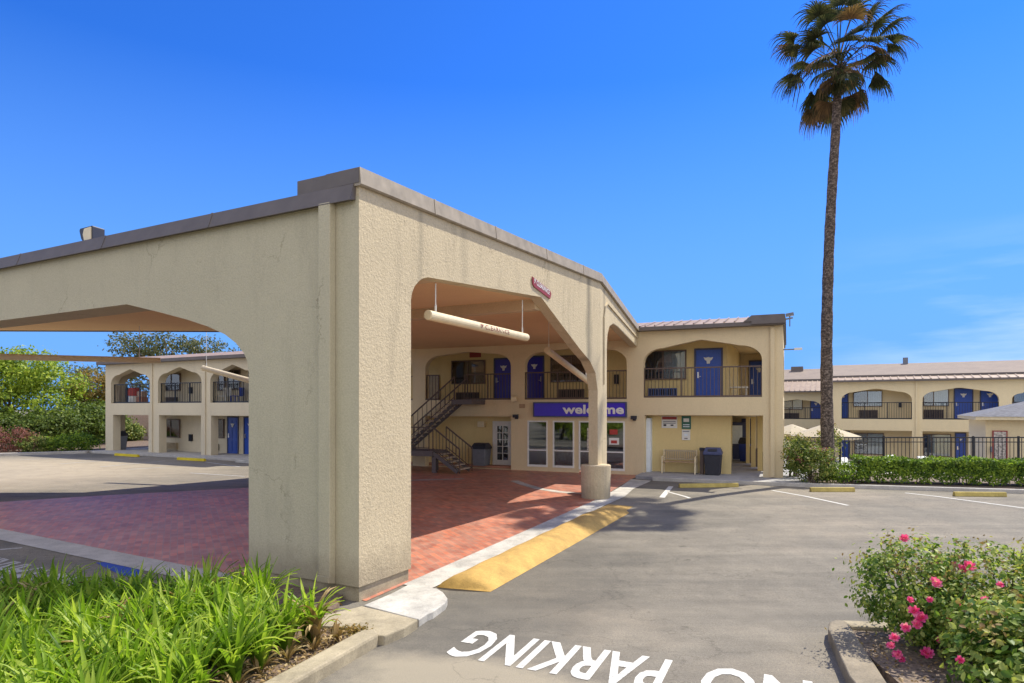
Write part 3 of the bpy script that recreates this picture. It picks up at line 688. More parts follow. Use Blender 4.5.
vs = [(*cp(s, a), z) for a in (0.06, aL) for s, z in ((-0.02, 6.0), (-0.14, 5.97), (-0.05, 6.235), (0.5, 6.235), (0.5, 6.0))]
cap.add(vs, [(0,1,2,3,4), (9,8,7,6,5)]+[(i, (i+1) % 5, (i+1) % 5+5, i+5) for i in range(5)])
cap.add([(*cp(s, a), z) for a in (0.61, 1.22) for s, z in ((-0.035, 6.24), (-0.035, 6.46), (0.6, 6.48), (0.6, 6.24))], [(0,1,2,3), (7,6,5,4)]+[(i, (i+1) % 4, (i+1) % 4+4, i+4) for i in range(4)])
cap.add([(*cp(s, a), z) for a, zz in ((-0.04, 0), (0.61, 0)) for s, z in ((-0.048, 6.24), (-0.048, 6.462), (-0.042, 6.462), (-0.042, 6.24))], [(0,1,2,3), (7,6,5,4)]+[(i, (i+1) % 4, (i+1) % 4+4, i+4) for i in range(4)])
cap.build('front_fascia', 'trim', can, world=True)
# ceiling / roof deck
Q_ = (-9.9, 22.1); R_ = (-5.9, 26.9); N_ = (-17.6, 21.9)
K_ = MF.w(MF.X(380), -0.02)[:2]
deck = [cp(0.72, 0.283), cp(SL-0.1, 0.283), cj(0.2, 0.283), cj(LJ, 0.283), FB(MF.X(634), -0.02), K_, R_, Q_, N_, cp(0.72, aL)]
MB().prism(deck, [], lambda u, v: (u, v, 5.55), lambda u, v: (u, v, 5.9)).build('roof_deck', 'ceiling', can, world=True)
fa = MB()
for p, q in ((N_, Q_), (Q_, R_), (R_, K_), (cp(0.0, aL), N_)):
    fa.bar((*p, 5.78), (*q, 5.78), 0.08, 0.52)
fa.build('rear_fascia', 'trim', can, world=True)
def beam_pts(s):
    return cp(s, 0.284), cp(s, 8.6 if s > 3 else 8.6)
for s in (2.6, 6.8):
    p, q = beam_pts(s); MB().bar((*p, 5.43), (*q, 5.43), 0.32, 0.26).build('ceiling_beam', 'stucco_in', can, world=True)
for (x, y) in ((-18.3, 21.6), (-6.2, 26.3), cp(1.6, 16.9)):
    MB().box((x-0.3, y-0.3, 0.1), (x+0.3, y+0.3, 5.55)).build('column', 'stucco', can, world=True, bevel=0.02)
for (s, a) in ((4.6, 3.2), (4.6, 8.2), (9.2, 3.6), (9.2, 8.4), (2.0, 6.2)):
    MB().lathe((*cp(s, a), 5.52), [(0.11, 0), (0.13, 0.01), (0.13, 0.03)], 16).build('downlight', 'white', can, world=True)
# downspout on the front of the pillar
dsx = (on_a(336, 400)[0], on_a(324.5, 400)[0])
ds = MB(); ds.obox((*cp(-0.07, sum(dsx)/2), (6.0+0.33)/2), (*(E*(dsx[1]-dsx[0])/2), 0), (*(D*0.065), 0), (0, 0, (6.0-0.33)/2))
ds.obox((*cp(-0.09, sum(dsx)/2), 0.30), (*(E*(dsx[1]-dsx[0])/2), 0), (*(D*0.08), -0.02), (0, 0, 0.05))
ds.build('downspout', 'stucco_smooth', can, world=True, bevel=0.01)
# red clearance plate (pointed ends)
cs = [on_s(531.2, 276.5), on_s(532.2, 285.5), on_s(535, 289.5), on_s(549, 298.8), on_s(550, 294), on_s(548, 289.8)]
plate = MB().prism([on_s(531.3, 276.6), on_s(531.7, 284.0), on_s(533.6, 287.2), on_s(549.2, 299.0), on_s(550.3, 294.0), on_s(549.0, 290.3)], [], m_s(-0.012), m_s(-0.03))
plo = plate.build('clearance_plate', 'darkred', can, world=True)
q0 = Vector(on_s(532.8, 284.0)); q1 = Vector(on_s(548.8, 296.3)); qu = (q1-q0).normalized(); qn = Vector((-qu.y, qu.x)); qn = qn if qn.y > 0 else -qn
lb = text_on("9' CLEARANCE", (q1-q0).length*0.96, 0.125, lambda x, y: (*cp((q0+qu*x+qn*(y+0.02)).x, -0.034), (q0+qu*x+qn*(y+0.02)).y))
lb.build('plate_lettering', 'white', plo, world=True, recalc=False)

# ------------------------------------------------------------------ hanging clearance bars
def hang_bar(p, q, r, cords, label, top=5.55, txt=False):
    p, q = Vector(p), Vector(q)
    rt = root('clearance_bar', tuple(p), label, 'clearance bar', 'clearance bars hung in the canopy openings')
    d = (q-p).normalized()
    b = MB().tube([p-d*0.01, p, q, q+d*0.01], [r*0.8, r, r, r*0.8], 18).build('bar', 'cream', rt, world=True, smooth=False, bevel=0.0)
    for t, zt_ in cords:
        c = p.lerp(q, t)
        cc = MB().tube([(c.x, c.y, c.z+r*0.9), (c.x, c.y, c.z+r+0.12)], 0.02, 6).tube([(c.x, c.y, c.z+r+0.1), (c.x, c.y, zt_)], 0.011, 6)
        cc.build('hanging_cord', 'white', rt, world=True)
        MB().lathe((c.x, c.y, c.z), [(r*1.06, -0.0), (r*1.06, 0.0)], 4) if False else None
    if txt:
        up = d.cross(Vector((0, 0, 1))).normalized()      # points to the street side
        if up.y > 0: up = -up
        n = (up*0.80+Vector((0, 0, -0.0))).normalized()
        L = (q-p).length; w = 1.28
        s0 = L*0.43
        def mp(x, y):
            th = (y-0.055)/r + R(8)
            return tuple(p+d*(s0+x)+(up*math.cos(th)+Vector((0, 0, 1))*math.sin(th))*(r+0.004))
        text_on("9' CLEARANCE", w, 0.095, mp, 0.0).build('lettering', 'darkred', b, world=True, recalc=False)
    return rt
def wp(px, py, Y): return ((px-CX)/FPX*Y, Y, CAMH+(HOR-py)/FPX*Y)
sp = on_s(428, 314)[0]; sq = on_s(526.5, 338)[0]
zb = 4.55
hang_bar((-1.49, 11.35, zb), (0.33, 14.98, zb), 0.09, ((0.06, 5.15), (0.95, 5.4)), 'long cream pipe with red clearance lettering hung in the near side opening', txt=True)
hang_bar(wp(547, 350, 19.0), wp(588.5, 381.5, 21.6), 0.10, ((0.04, 5.55), (0.93, 5.55)), 'short cream pipe sloping down beside the round based column')
hang_bar((-16.0, 17.0, 4.32), wp(160, 360.5, 21.0), 0.09, ((0.1, 5.55), (0.9, 5.55)), 'long level cream pipe hung across the left driveway opening')
hang_bar(wp(203, 368, 24.2), wp(262, 384, 23.0), 0.10, ((0.06, 5.78), (0.94, 5.55)), 'cream pipe tilted to the right in front of the left wing')

# flood light on the canopy roof
fl = root('flood_light', (*cp(0.2, on_a(79, 236)[0]), 6.12), 'grey flood light standing on the front edge of the canopy roof', 'flood light')
fx = fl.location
b = MB(); prof = [(-0.30, 0.12), (-0.22, -0.08), (-0.08, -0.22), (0.2, -0.22), (0.34, -0.16), (0.34, 0.20), (-0.28, 0.18)]
b.prism(prof, [], lambda u, v: (fx.x+u*0.62, fx.y-u*0.3-0.13, fx.z+0.29+v*0.8), lambda u, v: (fx.x+u*0.62+0.08, fx.y-u*0.3+0.15, fx.z+0.29+v*0.8))
b.build('housing', 'darkplastic', fl, world=True, bevel=0.02)
b = MB(); b.prism([(0.02, -0.20), (0.30, -0.14), (0.30, 0.16), (0.0, 0.14), (-0.06, 0.0)], [], lambda u, v: (fx.x+u*0.62-0.012, fx.y-u*0.3-0.15, fx.z+0.29+v*0.8), lambda u, v: (fx.x+u*0.62, fx.y-u*0.3-0.132, fx.z+0.29+v*0.8))
b.build('lens', 'cream', fl, world=True)
MB().bar((fx.x, fx.y, fx.z-0.05), (fx.x, fx.y, fx.z+0.14), 0.06).build('bracket', 'grey', fl, world=True)

# ------------------------------------------------------------------ motel parts
def arch(x0, x1, zb_, zs, zp, sh=None):
    w = x1-x0; r = min(0.75, w*0.24); zsh = zs+r*0.72; xm = (x0+x1)/2; pts = [(x0, zb_), (x1, zb_)]
    rt_ = []
    for i in range(8):
        t = i/7*math.pi/2; rt_.append((x1-r*(1-math.cos(t)), zs+(zsh-zs)*math.sin(t)))
    # straight shallow rise to a soft point
    xs_, zs_ = rt_[-1]
    for t in (0.25, 0.5, 0.75, 0.93): rt_.append((xs_+(xm-xs_)*t, zs_+(zp-zs_)*(t**0.95)))
    top = rt_+[(xm, zp-0.005)]+[(2*xm-x, z) for x, z in reversed(rt_)]
    return pts+top
rect = lambda x0, x1, z0, z1: [(x0, z0), (x1, z0), (x1, z1), (x0, z1)]
mw = lambda y: (lambda x, z: (x, y, z))
def door(rt, x0, x1, z0, z1, y, mat='door', plate=True, hside=-1, glazed=False, frame='dframe'):
    f = MB(); fw = 0.07
    for a, b_ in (((x0-fw, z0), (x0, z1+fw)), ((x1, z0), (x1+fw, z1+fw)), ((x0, z1), (x1, z1+fw))):
        f.box((a[0], y-0.05, a[1]), (b_[0], y+0.02, b_[1]))
    d = MB(); w = x1-x0; h = z1-z0
    if not glazed:
        d.box((x0, y-0.025, z0), (x1, y+0.02, z1))
        for ci in (0, 1):
            for r0, r1 in ((0.06, 0.36), (0.42, 0.76), (0.82, 0.94)):
                a0 = x0+w*(0.12+0.42*ci); a1 = a0+w*0.34
                d.box((a0, y-0.033, z0+h*r0), (a1, y-0.0255, z0+h*r1))
                d.box((a0+0.03, y-0.042, z0+h*r0+0.03), (a1-0.03, y-0.0335, z0+h*r1-0.03))
    else:
        d.box((x0, y-0.03, z0), (x1, y+0.02, z0+0.22)); d.box((x0, y-0.03, z1-0.14), (x1, y+0.02, z1))
        d.box((x0, y-0.03, z0+0.22), (x0+0.14, y+0.02, z1-0.14)); d.box((x1-0.14, y-0.03, z0+0.22), (x1, y+0.02, z1-0.14))
        xm = (x0+x1)/2; d.box((xm-0.02, y-0.028, z0+0.22), (xm+0.02, y+0.018, z1-0.14))
        for k in range(1, 5):
            zz = z0+0.22+(h-0.36)*k/5; d.box((x0+0.14, y-0.026, zz-0.015), (x1-0.14, y+0.016, zz+0.015))
    do = d.build('door', mat, rt)
    f.build('door_frame', frame, do)
    if glazed:
        MB().box((x0+0.14, y-0.014, z0+0.22), (x1-0.14, y-0.010, z1-0.14)).build('pane', 'glass', do)
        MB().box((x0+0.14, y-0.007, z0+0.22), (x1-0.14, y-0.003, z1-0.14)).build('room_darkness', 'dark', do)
    hx = x0+0.08 if hside < 0 else x1-0.08
    hb = MB(); hb.box((hx-0.03, y-0.075, z0+h*0.44), (hx+0.03, y-0.045, z0+h*0.56)); hb.bar((hx, y-0.085, z0+h*0.47), (hx-0.1*hside*1.0, y-0.085, z0+h*0.47), 0.02)
    hb.build('handle', 'steel', do)
    if plate:
        xm = (x0+x1)/2; zz = z0+h*0.79; s = w*0.15
        MB().prism([(xm-s*1.3, zz+s*.9), (xm-s*.6, zz+s*.75), (xm, zz+s*.95), (xm+s*.6, zz+s*.75), (xm+s*1.3, zz+s*.9), (xm+s*.95, zz+s*.15), (xm+s*.5, zz-s*.1), (xm+s*.4, zz-s*.9), (xm-s*.4, zz-s*.9), (xm-s*.5, zz-s*.1), (xm-s*.95, zz+s*.15)],
                   [], mw(y-0.056), mw(y-0.046)).build('room_plate', 'white', do)
    return do
def window(rt, x0, x1, z0, z1, y, split=0.5, curtain='right', frame='acbrown', deep=True):
    f = MB(); fw = 0.05; xm = x0+(x1-x0)*split
    for a, b_ in (((x0-fw, z0-fw), (x1+fw, z0)), ((x0-fw, z1), (x1+fw, z1+fw)), ((x0-fw, z0), (x0, z1)), ((x1, z0), (x1+fw, z1)), ((xm-0.025, z0), (xm+0.025, z1))):
        f.box((a[0], y-0.085, a[1]), (b_[0], y-0.001, b_[1]))
    fo = f.build('window', frame, rt)
    MB().box((x0, y-0.060, z0), (x1, y-0.055, z1)).build('pane', 'glass', fo)
    def pleat(a, b_, mat, name='curtain'):
        n = max(4, int((b_-a)/0.05)); c = MB(); vs = []
        for i in range(n+1):
            x = a+(b_-a)*i/n; yy = y-0.040+0.016*(i % 2); vs += [(x, yy, z0), (x, yy, z1)]
        c.add(vs, [(2*i, 2*i+2, 2*i+3, 2*i+1) for i in range(n)]); c.build(name, mat, fo, recalc=False)
    if curtain == 'right': pleat(xm, x1, 'cloth'); pleat(x0, x0+(xm-x0)*0.45, 'dcloth', 'curtain')
    elif curtain == 'both': pleat(x0, xm, 'dcloth'); pleat(xm, x1, 'cloth')
    elif curtain == 'left': pleat(x0, xm, 'interior')
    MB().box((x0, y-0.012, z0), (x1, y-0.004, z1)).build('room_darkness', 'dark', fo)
    return fo
def aircon(rt, x0, x1, z0, z1, y, mat='acbrown'):
    a = MB(); a.box((x0, y-0.10, z0), (x1, y+0.02, z1)); n = int((x1-x0)/0.09)
    ao = a.build('air_conditioner', 'dark' if mat != 'actan' else 'actan', rt); g = MB()
    for i in range(n+1):
        x = x0+(x1-x0)*i/n; g.box((x-0.018, y-0.125, z0+0.02), (x+0.018, y-0.101, z1-0.02))
    g.box((x0-0.02, y-0.128, z1-0.03), (x1+0.02, y-0.10, z1+0.01)); g.box((x0-0.02, y-0.128, z0-0.01), (x1+0.02, y-0.10, z0+0.03))
    g.build('grille', mat, ao)
def railing(rt, x0, x1, y, z0, z1, mat='rail', step=0.135, posts=()):
    r = MB(); r.box((x0-0.02, y-0.035, z1-0.05), (x1+0.02, y+0.035, z1)); r.box((x0-0.02, y-0.06, z0), (x1+0.02, y+0.045, z0+0.07))
    n = int((x1-x0)/step)
    for i in range(n+1):
        x = x0+(x1-x0)*i/n; r.box((x-0.009, y-0.009, z0+0.07), (x+0.009, y+0.009, z1-0.05))
    k = max(1, round((x1-x0)/1.25))
    for i in range(k+1):
        x = x0+(x1-x0)*i/k; r.box((x-0.022, y-0.022, z0+0.07), (x+0.022, y+0.022, z1-0.05))
    return r.build('railing', mat, rt)

# ------------------------------------------------------------------ main building
main = root('motel_building', (MF.ox, MF.oy, GZ), 'two storey beige motel lobby wing with arched balconies behind the canopy', 'building', rot=MF.rot)
class Sub:      # builds with z given from the world zero while the root stands on the ground
    pass
zoff = GZ
def bz(mb): mb.v = [(x, y, z-zoff) for x, y, z in mb.v]; return mb
# keep every local z in world metres by lowering the root to zero height of the frame
main.location.z = 0.0
X = MF.X; xR = 0.0; xL = xl_main
holes = [arch(X(372), X(412.5), 3.25, 4.68, 5.35), arch(X(425.2), X(510.9), 3.25, 4.68, 5.35), arch(X(524.4), X(626.7), 3.25, 4.68, 5.34), arch(X(643.5), X(762), 3.30, 4.66, 5.47)]
low = [rect(X(372), X(412.5), 0.30, 2.54), rect(X(425.2), X(511), 0.30, 2.54),
       rect(X(527.5), X(547.7), 0.46, 2.38), rect(X(552.8), X(574.3), 0.46, 2.38), rect(X(578.8), X(624.8), 0.42, 2.38)]
outer = [(xL, 0.2), (X(644.6), 0.2), (X(644.6), 2.63), (X(763), 2.63), (X(763), 0.2), (0, 0.2), (0, 5.86), (xL, 5.86)]
MB().prism(outer, holes+low, mw(0.0), mw(0.32)).build('front_wall', 'wall', main)
# slabs
MB().box((xL, 0.325, 2.60), (-0.33, 9.2, 3.22)).build('upper_floor', 'wall', main)
MB().box((xL, 0.325, 5.60), (-0.33, 9.2, 5.85)).build('upper_ceiling', 'wall', main)
xu = X(727, 1.5); xlw = X(731, 0.7)
ub = MB().prism([(xL, 3.221), (xu, 3.221), (xu, 5.599), (xL, 5.599)], [], mw(1.5), mw(1.62)); ub.box((xu-0.12, 1.62, 3.221), (xu, 9.0, 5.599))
ub.build('upper_rear_wall', 'wall_y', main)
lw = MB().box((X(626.8), 0.7, 0.2), (xlw, 0.82, 2.599)); xfar = X(732.5, 9.0); lw.prism([(xlw-0.12, 0.821), (xlw, 0.821), (xfar, 9.0), (xfar-0.12, 9.0)], [], lambda u, v: (u, v, 0.2), lambda u, v: (u, v, 2.599))
lw.build('lower_rear_wall', 'wall_y', main)
MB().box((X(644.6)+0.0, 0.325, 0.3), (X(644.6)+0.16, 0.69, 2.5)).build('side_door_edge', 'cloth', main)
lw = MB().box((xL, 0.9, 0.2), (X(524), 1.02, 2.599)); lw.box((X(524), 0.33, 0.2), (X(524)+0.12, 4.2, 2.599)); lw.build('stair_bay_wall', 'wall_y', main)
# lobby interior
it = MB(); it.box((X(524)+0.12, 4.1, 0.2), (X(626.8), 4.2, 2.599)); it.box((X(626.8), 0.33, 0.2), (X(626.8)+0.12, 4.2, 2.599)); it.build('lobby_wall', 'interior', main)
it = MB(); it.box((X(560, 3), 2.6, 0.39), (X(600, 3), 3.2, 1.35)); it.build('reception_desk', 'wood', main)
MB().box((xL, 0.33, 0.3), (X(644.6), 9, 0.392)).build('lobby_floor', 'terracotta', main)
# end walls and rear
cw = [(0.0, 0.2), (9.2, 0.2), (9.2, 5.86), (0.0, 5.86)]
ch = [rect(0.85, 2.5, 0.32, 2.45), rect(2.85, 4.5, 0.32, 2.45), rect(4.85, 6.5, 0.32, 2.45), rect(6.85, 8.5, 0.32, 2.45), arch(1.0, 4.2, 3.35, 4.6, 5.3), arch(4.8, 8.2, 3.35, 4.6, 5.3)]
MB().prism([(0.325, 0.2), (9.2, 0.2), (9.2, 5.86), (0.325, 5.86)], ch, lambda y, z: (-0.32, y, z), lambda y, z: (0.0, y, z)).build('colonnade_wall', 'wall', main)
MB().box((xL, 9.21, 0.2), (0, 9.45, 5.86)).build('rear_wall', 'wall', main)
MB().box((xL-0.25, 0.0, 0.2), (xL-0.005, 9.45, 5.86)).build('left_end_wall', 'wall', main)
# side railings of colonnade
for a, b_ in ((1.0, 4.2), (4.8, 8.2)):
    r = MB(); r.box((-0.2, a, 4.38), (-0.13, b_, 4.43)); r.box((-0.2, a, 3.35), (-0.13, b_, 3.41))
    for i in range(int((b_-a)/0.13)+1): r.box((-0.175, a+0.13*i, 3.4), (-0.157, a+0.13*i+0.018, 4.38))
    r.build('railing', 'rail', main)
# roof
xj = X(641)
rf = MB(); rf.box((xj, -0.34, 5.862), (0.06, 9.7, 6.0)); rf.box((xL-0.3, 0.01, 5.862), (xj-0.003, 9.7, 6.0)); rf.build('roof_fascia', 'trim', main)
rf = MB(); rf.add([(xj, -0.30, 6.001), (X(748), -0.30, 6.001), (X(748), 1.9, 6.46), (xj, 1.9, 6.46), (xL, 1.9, 6.46), (xL, 0.05, 6.1), (xj, 0.05, 6.09), (xL, 9.0, 6.46), (X(748), 9, 6.46)],
                  [(0, 1, 2, 3), (3, 4, 5, 6), (3, 2, 8, 7, 4)])
for i in range(14):
    xx = xj+0.2+i*0.36
    if xx < X(746): rf.add([(xx, -0.32, 6.01), (xx+0.05, -0.32, 6.01), (xx+0.05, 1.9, 6.50), (xx, 1.9, 6.50), (xx, -0.32, 6.06), (xx+0.05, -0.32, 6.06)], [(4, 5, 2, 3), (0, 1, 5, 4)])
rf.build('tile_roof', 'tile', main)
rf = MB(); rf.prism([(X(744), 6.001), (0.10, 6.001), (0.06, 6.22), (X(752), 6.22)], [], mw(-0.38), mw(9.5)); rf.box((X(752), -0.40, 5.90), (0.09, -0.345, 6.0)); rf.build('roof_parapet', 'trim', main)
# balcony railings
for a, b_, z0, z1 in ((X(372), X(412.5), 3.25, 4.36), (X(463.5), X(510.9), 3.25, 4.38), (X(524.4), X(626.7), 3.25, 4.40), (X(643.5), X(762), 3.30, 4.45)):
    railing(main, a+0.02, b_-0.02, 0.1, z0+0.003, z1)
railing(main, X(425.2)+0.02, X(437.5), 0.1, 3.253, 4.38)
# upper doors / windows
U = 1.5
def uz(px, py): return MF.Z(px, py, U)
door(main, X(696.2, U), X(721, U), 3.222, uz(708, 350), U)
door(main, X(495.5, U), X(512.5, U), 3.222, uz(503, 359.5), U, 'door2', hside=-1)
door(main, X(526.5, U), X(543, U), 3.222, uz(535, 357.5), U, 'door2', hside=1)
window(main, X(644.5, U), X(685.2, U), uz(665, 378.5), uz(665, 351.8), U, 0.47, 'both')
window(main, X(453, U), X(484.5, U), uz(469, 383), uz(469, 361.5), U, 0.5, 'left')
window(main, X(552, U), X(587, U), uz(570, 381), uz(570, 356.5), U, 0.55, 'left')
aircon(main, X(649.5, U), X(676.8, U), uz(663, 396), uz(663, 388.5), U, 'acblue')
aircon(main, X(457.5, U), X(479, U), uz(469, 400.5), uz(469, 392.5), U)
aircon(main, X(560, U), X(584.5, U), uz(570, 397.8), uz(570, 389.5), U)
MB().box((X(426.5, U), U-0.06, 3.222), (X(440, U), U-0.003, uz(433, 376))).build('service_panel', 'actan', main)
MB().box((X(614.5, U), U-0.1, uz(616, 384)), (X(619, U), U-0.003, uz(616, 374.5))).build('wall_lantern', 'black', main)
# door at far end of upper right walkway
door(main, -1.55, -0.72, 3.222, 5.2, 9.19)
MB().box((X(541.5, U)+0.25, U-0.03, 4.4), (X(551, U), U-0.003, 4.45)).build('wall_trim', 'wall_y', main) if False else None
# lower: glazed door, lobby glass
door(main, X(494.5, .9), X(511.2, .9), 0.393, 2.25, 0.9, 'white', False, 1, True, 'white')
def glazing(x0, x1, z0, z1, mulls=(), bar=1.13):
    f = MB(); fw = 0.06
    f.box((x0, -0.02, z0), (x0+fw, 0.08, z1)); f.box((x1-fw, -0.02, z0), (x1, 0.08, z1)); f.box((x0+fw, -0.02, z1-fw), (x1-fw, 0.08, z1)); f.box((x0+fw, -0.02, z0), (x1-fw, 0.08, z0+fw+0.03))
    f.box((x0+fw, -0.015, bar), (x1-fw, 0.07, bar+0.05))
    for m_ in mulls: f.box((m_-0.05, -0.018, z0+fw), (m_+0.05, 0.075, z1-fw))
    fo = f.build('lobby_window', 'white', main)
    MB().box((x0+fw, 0.02, z0+fw), (x1-fw, 0.028, z1-fw)).build('pane', 'glass', fo); return fo
glazing(X(527.5), X(547.7), 0.46, 2.38); glazing(X(552.8), X(574.3), 0.46, 2.38)
ent = glazing(X(578.8), X(624.8), 0.42, 2.38, (X(602),))
MB().box((X(609.5), 0.010, 1.85), (X(617.5), 0.016, 2.05)).build('poster', 'red', ent)
MB().box((X(609), 0.010, 1.45), (X(619), 0.016, 1.72)).build('poster', 'white', ent)
MB().box((X(611), 0.004, 1.50), (X(617), 0.009, 1.62)).build('poster', 'red', ent)
MB().box((X(587), 0.010, 1.2), (X(598), 0.016, 2.1)).build('poster', 'photo_a', ent)
# things fixed to the wall
def lamp(px, py, name='wall_lamp', y=0.0):
    x = X(px, y); z = MF.Z(px, py, y); m = MB(); m.box((x-0.06, y-0.10, z-0.09), (x+0.06, y-0.003, z+0.09)); m.box((x-0.11, y-0.22, z-0.03), (x+0.11, y-0.1, z+0.10)); return m.build(name, 'dark', main)
lamp(517, 416.8); lamp(634.6, 418.3)
m = MB(); x = X(516); z = MF.Z(516, 399.5); m.tube([(x, -0.003, z), (x, -0.14, z+0.02)], 0.05, 10); m.tube([(x-0.1, -0.2, z), (x+0.1, -0.16, z+0.03)], [0.14, 0.11], 14); m.build('loudspeaker', 'cream', main)
MB().box((X(519.5), -0.03, MF.Z(522, 408)), (X(525), -0.003, MF.Z(522, 404))).build('number_plate', 'wood', main)
MB().box((X(505), -0.02+0.9, 2.28), (X(509.5), 0.899, 2.52)).build('exit_box', 'white', main)
MB().box((X(479.5, .9), 0.70, MF.Z(483, 427, .9)), (X(486, .9), 0.898, MF.Z(483, 421.5, .9))).build('junction_box', 'cream', main)
MB().box((X(770.5), -0.09, 0.42), (X(774.8), -0.003, 5.8)).build('downspout', 'wall', main)
# small sign over the upper walkway
MB().box((X(470, U), U-0.05, 5.0+0.22), (X(481, U), U-0.003, 5.5)).build('wall_plaque', 'darkred', main)
# ceiling lights of corridor
for (yy, zz) in ((2.2, 2.56), (5.4, 2.56), (2.6, 5.56), (5.6, 5.56)):
    MB().lathe(((xu-0.3)/2, yy, zz), [(0.16, 0), (0.18, 0.01), (0.18, 0.038)], 16).build('ceiling_lamp', 'white', main)
door(main, X(743, 9.19), X(751, 9.19), 0.41, 2.3, 9.19, 'dframe', False)
for px0_, px1_, yy in ((757.5, 762.5, 2.4), (751, 755.5, 4.2), (746, 749.5, 6.0)):
    MB().box((X(px0_, yy), yy, 0.398), (X(px1_, yy), yy+0.35, 2.598)).build('post', 'wall_y', main)
    MB().box((X(px1_, yy)+0.004, yy+0.1, 0.398), (X(px1_, yy)+0.10, yy+0.9, 1.15)).build('brown_panel', 'acbrown', main)

# welcome sign (top-level thing fixed on the lobby wall)
sx0, sx1 = X(534.7), X(626.7); sz0, sz1 = 2.55, 3.12
ws = root('welcome_sign', (*MF.w((sx0+sx1)/2, 0)[:2], sz0), 'wide violet blue sign reading welcome above the lobby windows', 'sign', rot=MF.rot)
w2 = (sx1-sx0)/2
MB().box((-w2, -0.13, 0), (w2, -0.004, sz1-sz0)).build('panel', 'signblue', ws, bevel=0.006)
fr = MB(); hh = sz1-sz0
for a, b_ in (((-w2-.02, -.02), (w2+.02, .03)), ((-w2-.02, hh-.03), (w2+.02, hh+.02)), ((-w2-.02, .03), (-w2+.03, hh-.03)), ((w2-.03, .03), (w2+.02, hh-.03))): fr.box((a[0], -0.145, a[1]), (b_[0], -0.003, b_[1]))
fr.build('sign_frame', 'dframe', ws)
tx0 = X(563.5)-(sx0+sx1)/2; tx1 = X(624.8)-(sx0+sx1)/2
text_on('welcome', tx1-tx0, 0.37, lambda x, y: (tx0+x, -0.136, 0.11+y), 0.03).build('lettering', 'white', ws, recalc=False)

# notices on the yellow wall
def notice(px0, px1, py0, py1, mat, label, rows, header=None):
    y = 0.7; x0, x1 = X(px0, y), X(px1, y); z1, z0 = MF.Z((px0+px1)/2, py0, y), MF.Z((px0+px1)/2, py1, y)
    rt = root('wall_notice', (*MF.w((x0+x1)/2, y)[:2], z0), label, 'sign', rot=MF.rot); w = (x1-x0)/2; h = z1-z0
    MB().box((-w, -0.03, 0), (w, -0.003, h)).build('board', mat, rt)
    for r0, r1, a, b_, mt in rows:
        MB().box((-w+2*w*a, -0.036, h*r0), (-w+2*w*b_, -0.031, h*r1)).build('printed_line', mt, rt)
notice(661.8, 677.3, 416.2, 428, 'white', 'white notice with a red header band on the yellow wall above the bench', [(0.72, 0.96, 0.03, 0.97, 'darkred'), (0.52, 0.58, 0.1, 0.9, 'grey'), (0.16, 0.32, 0.12, 0.30, 'dark'), (0.18, 0.30, 0.58, 0.76, 'dark'), (0.38, 0.44, 0.1, 0.9, 'grey')])
notice(681.8, 691, 416, 429, 'green', 'dark green notice on the yellow wall, above a small white one', [(0.55, 0.82, 0.2, 0.8, 'white'), (0.30, 0.36, 0.15, 0.85, 'cloth'), (0.15, 0.21, 0.15, 0.85, 'cloth')])
notice(682, 690.2, 429.8, 440, 'white', 'small white notice on the yellow wall directly below the green one', [(0.80, 0.88, 0.1, 0.9, 'grey'), (0.4, 0.6, 0.3, 0.7, 'cloth'), (0.12, 0.20, 0.3, 0.7, 'dark')])

# bench
def mloc(px, y): return MF.w(X(px, y), y)
bx0, bx1 = X(662, 0.12), X(696, 0.12)
bn = root('bench', MF.w((bx0+bx1)/2, 0.25, FZ), 'slatted wooden bench with cream metal ends against the yellow wall', 'bench', rot=MF.rot)
w = (bx1-bx0)/2
s = MB()
for k in range(4): s.box((-w+.04, -0.22+0.11*k, 0.43), (w-.04, -0.13+0.11*k, 0.455))
s.build('seat', 'wood', bn)
s = MB(); s.box((-w+.04, 0.19, 0.82), (w-.04, 0.23, 0.88)); s.box((-w+.04, 0.19, 0.50), (w-.04, 0.23, 0.55))
for k in range(17): x = -w+.08+(2*w-.16)*k/16; s.box((x-.018, 0.195, 0.55), (x+.018, 0.22, 0.82))
s.build('backrest', 'actan', bn)
for sg in (-1, 1):
    e = MB(); xx = sg*(w-0.02)
    e.bar((xx, -0.24, 0), (xx, -0.2, 0.62), 0.045); e.bar((xx, 0.26, 0), (xx, 0.2, 0.9), 0.045); e.bar((xx, -0.23, 0.62), (xx, 0.22, 0.66), 0.045); e.bar((xx, -0.2, 0.40), (xx, 0.22, 0.40), 0.04)
    e.build('end_frame', 'cream', bn)
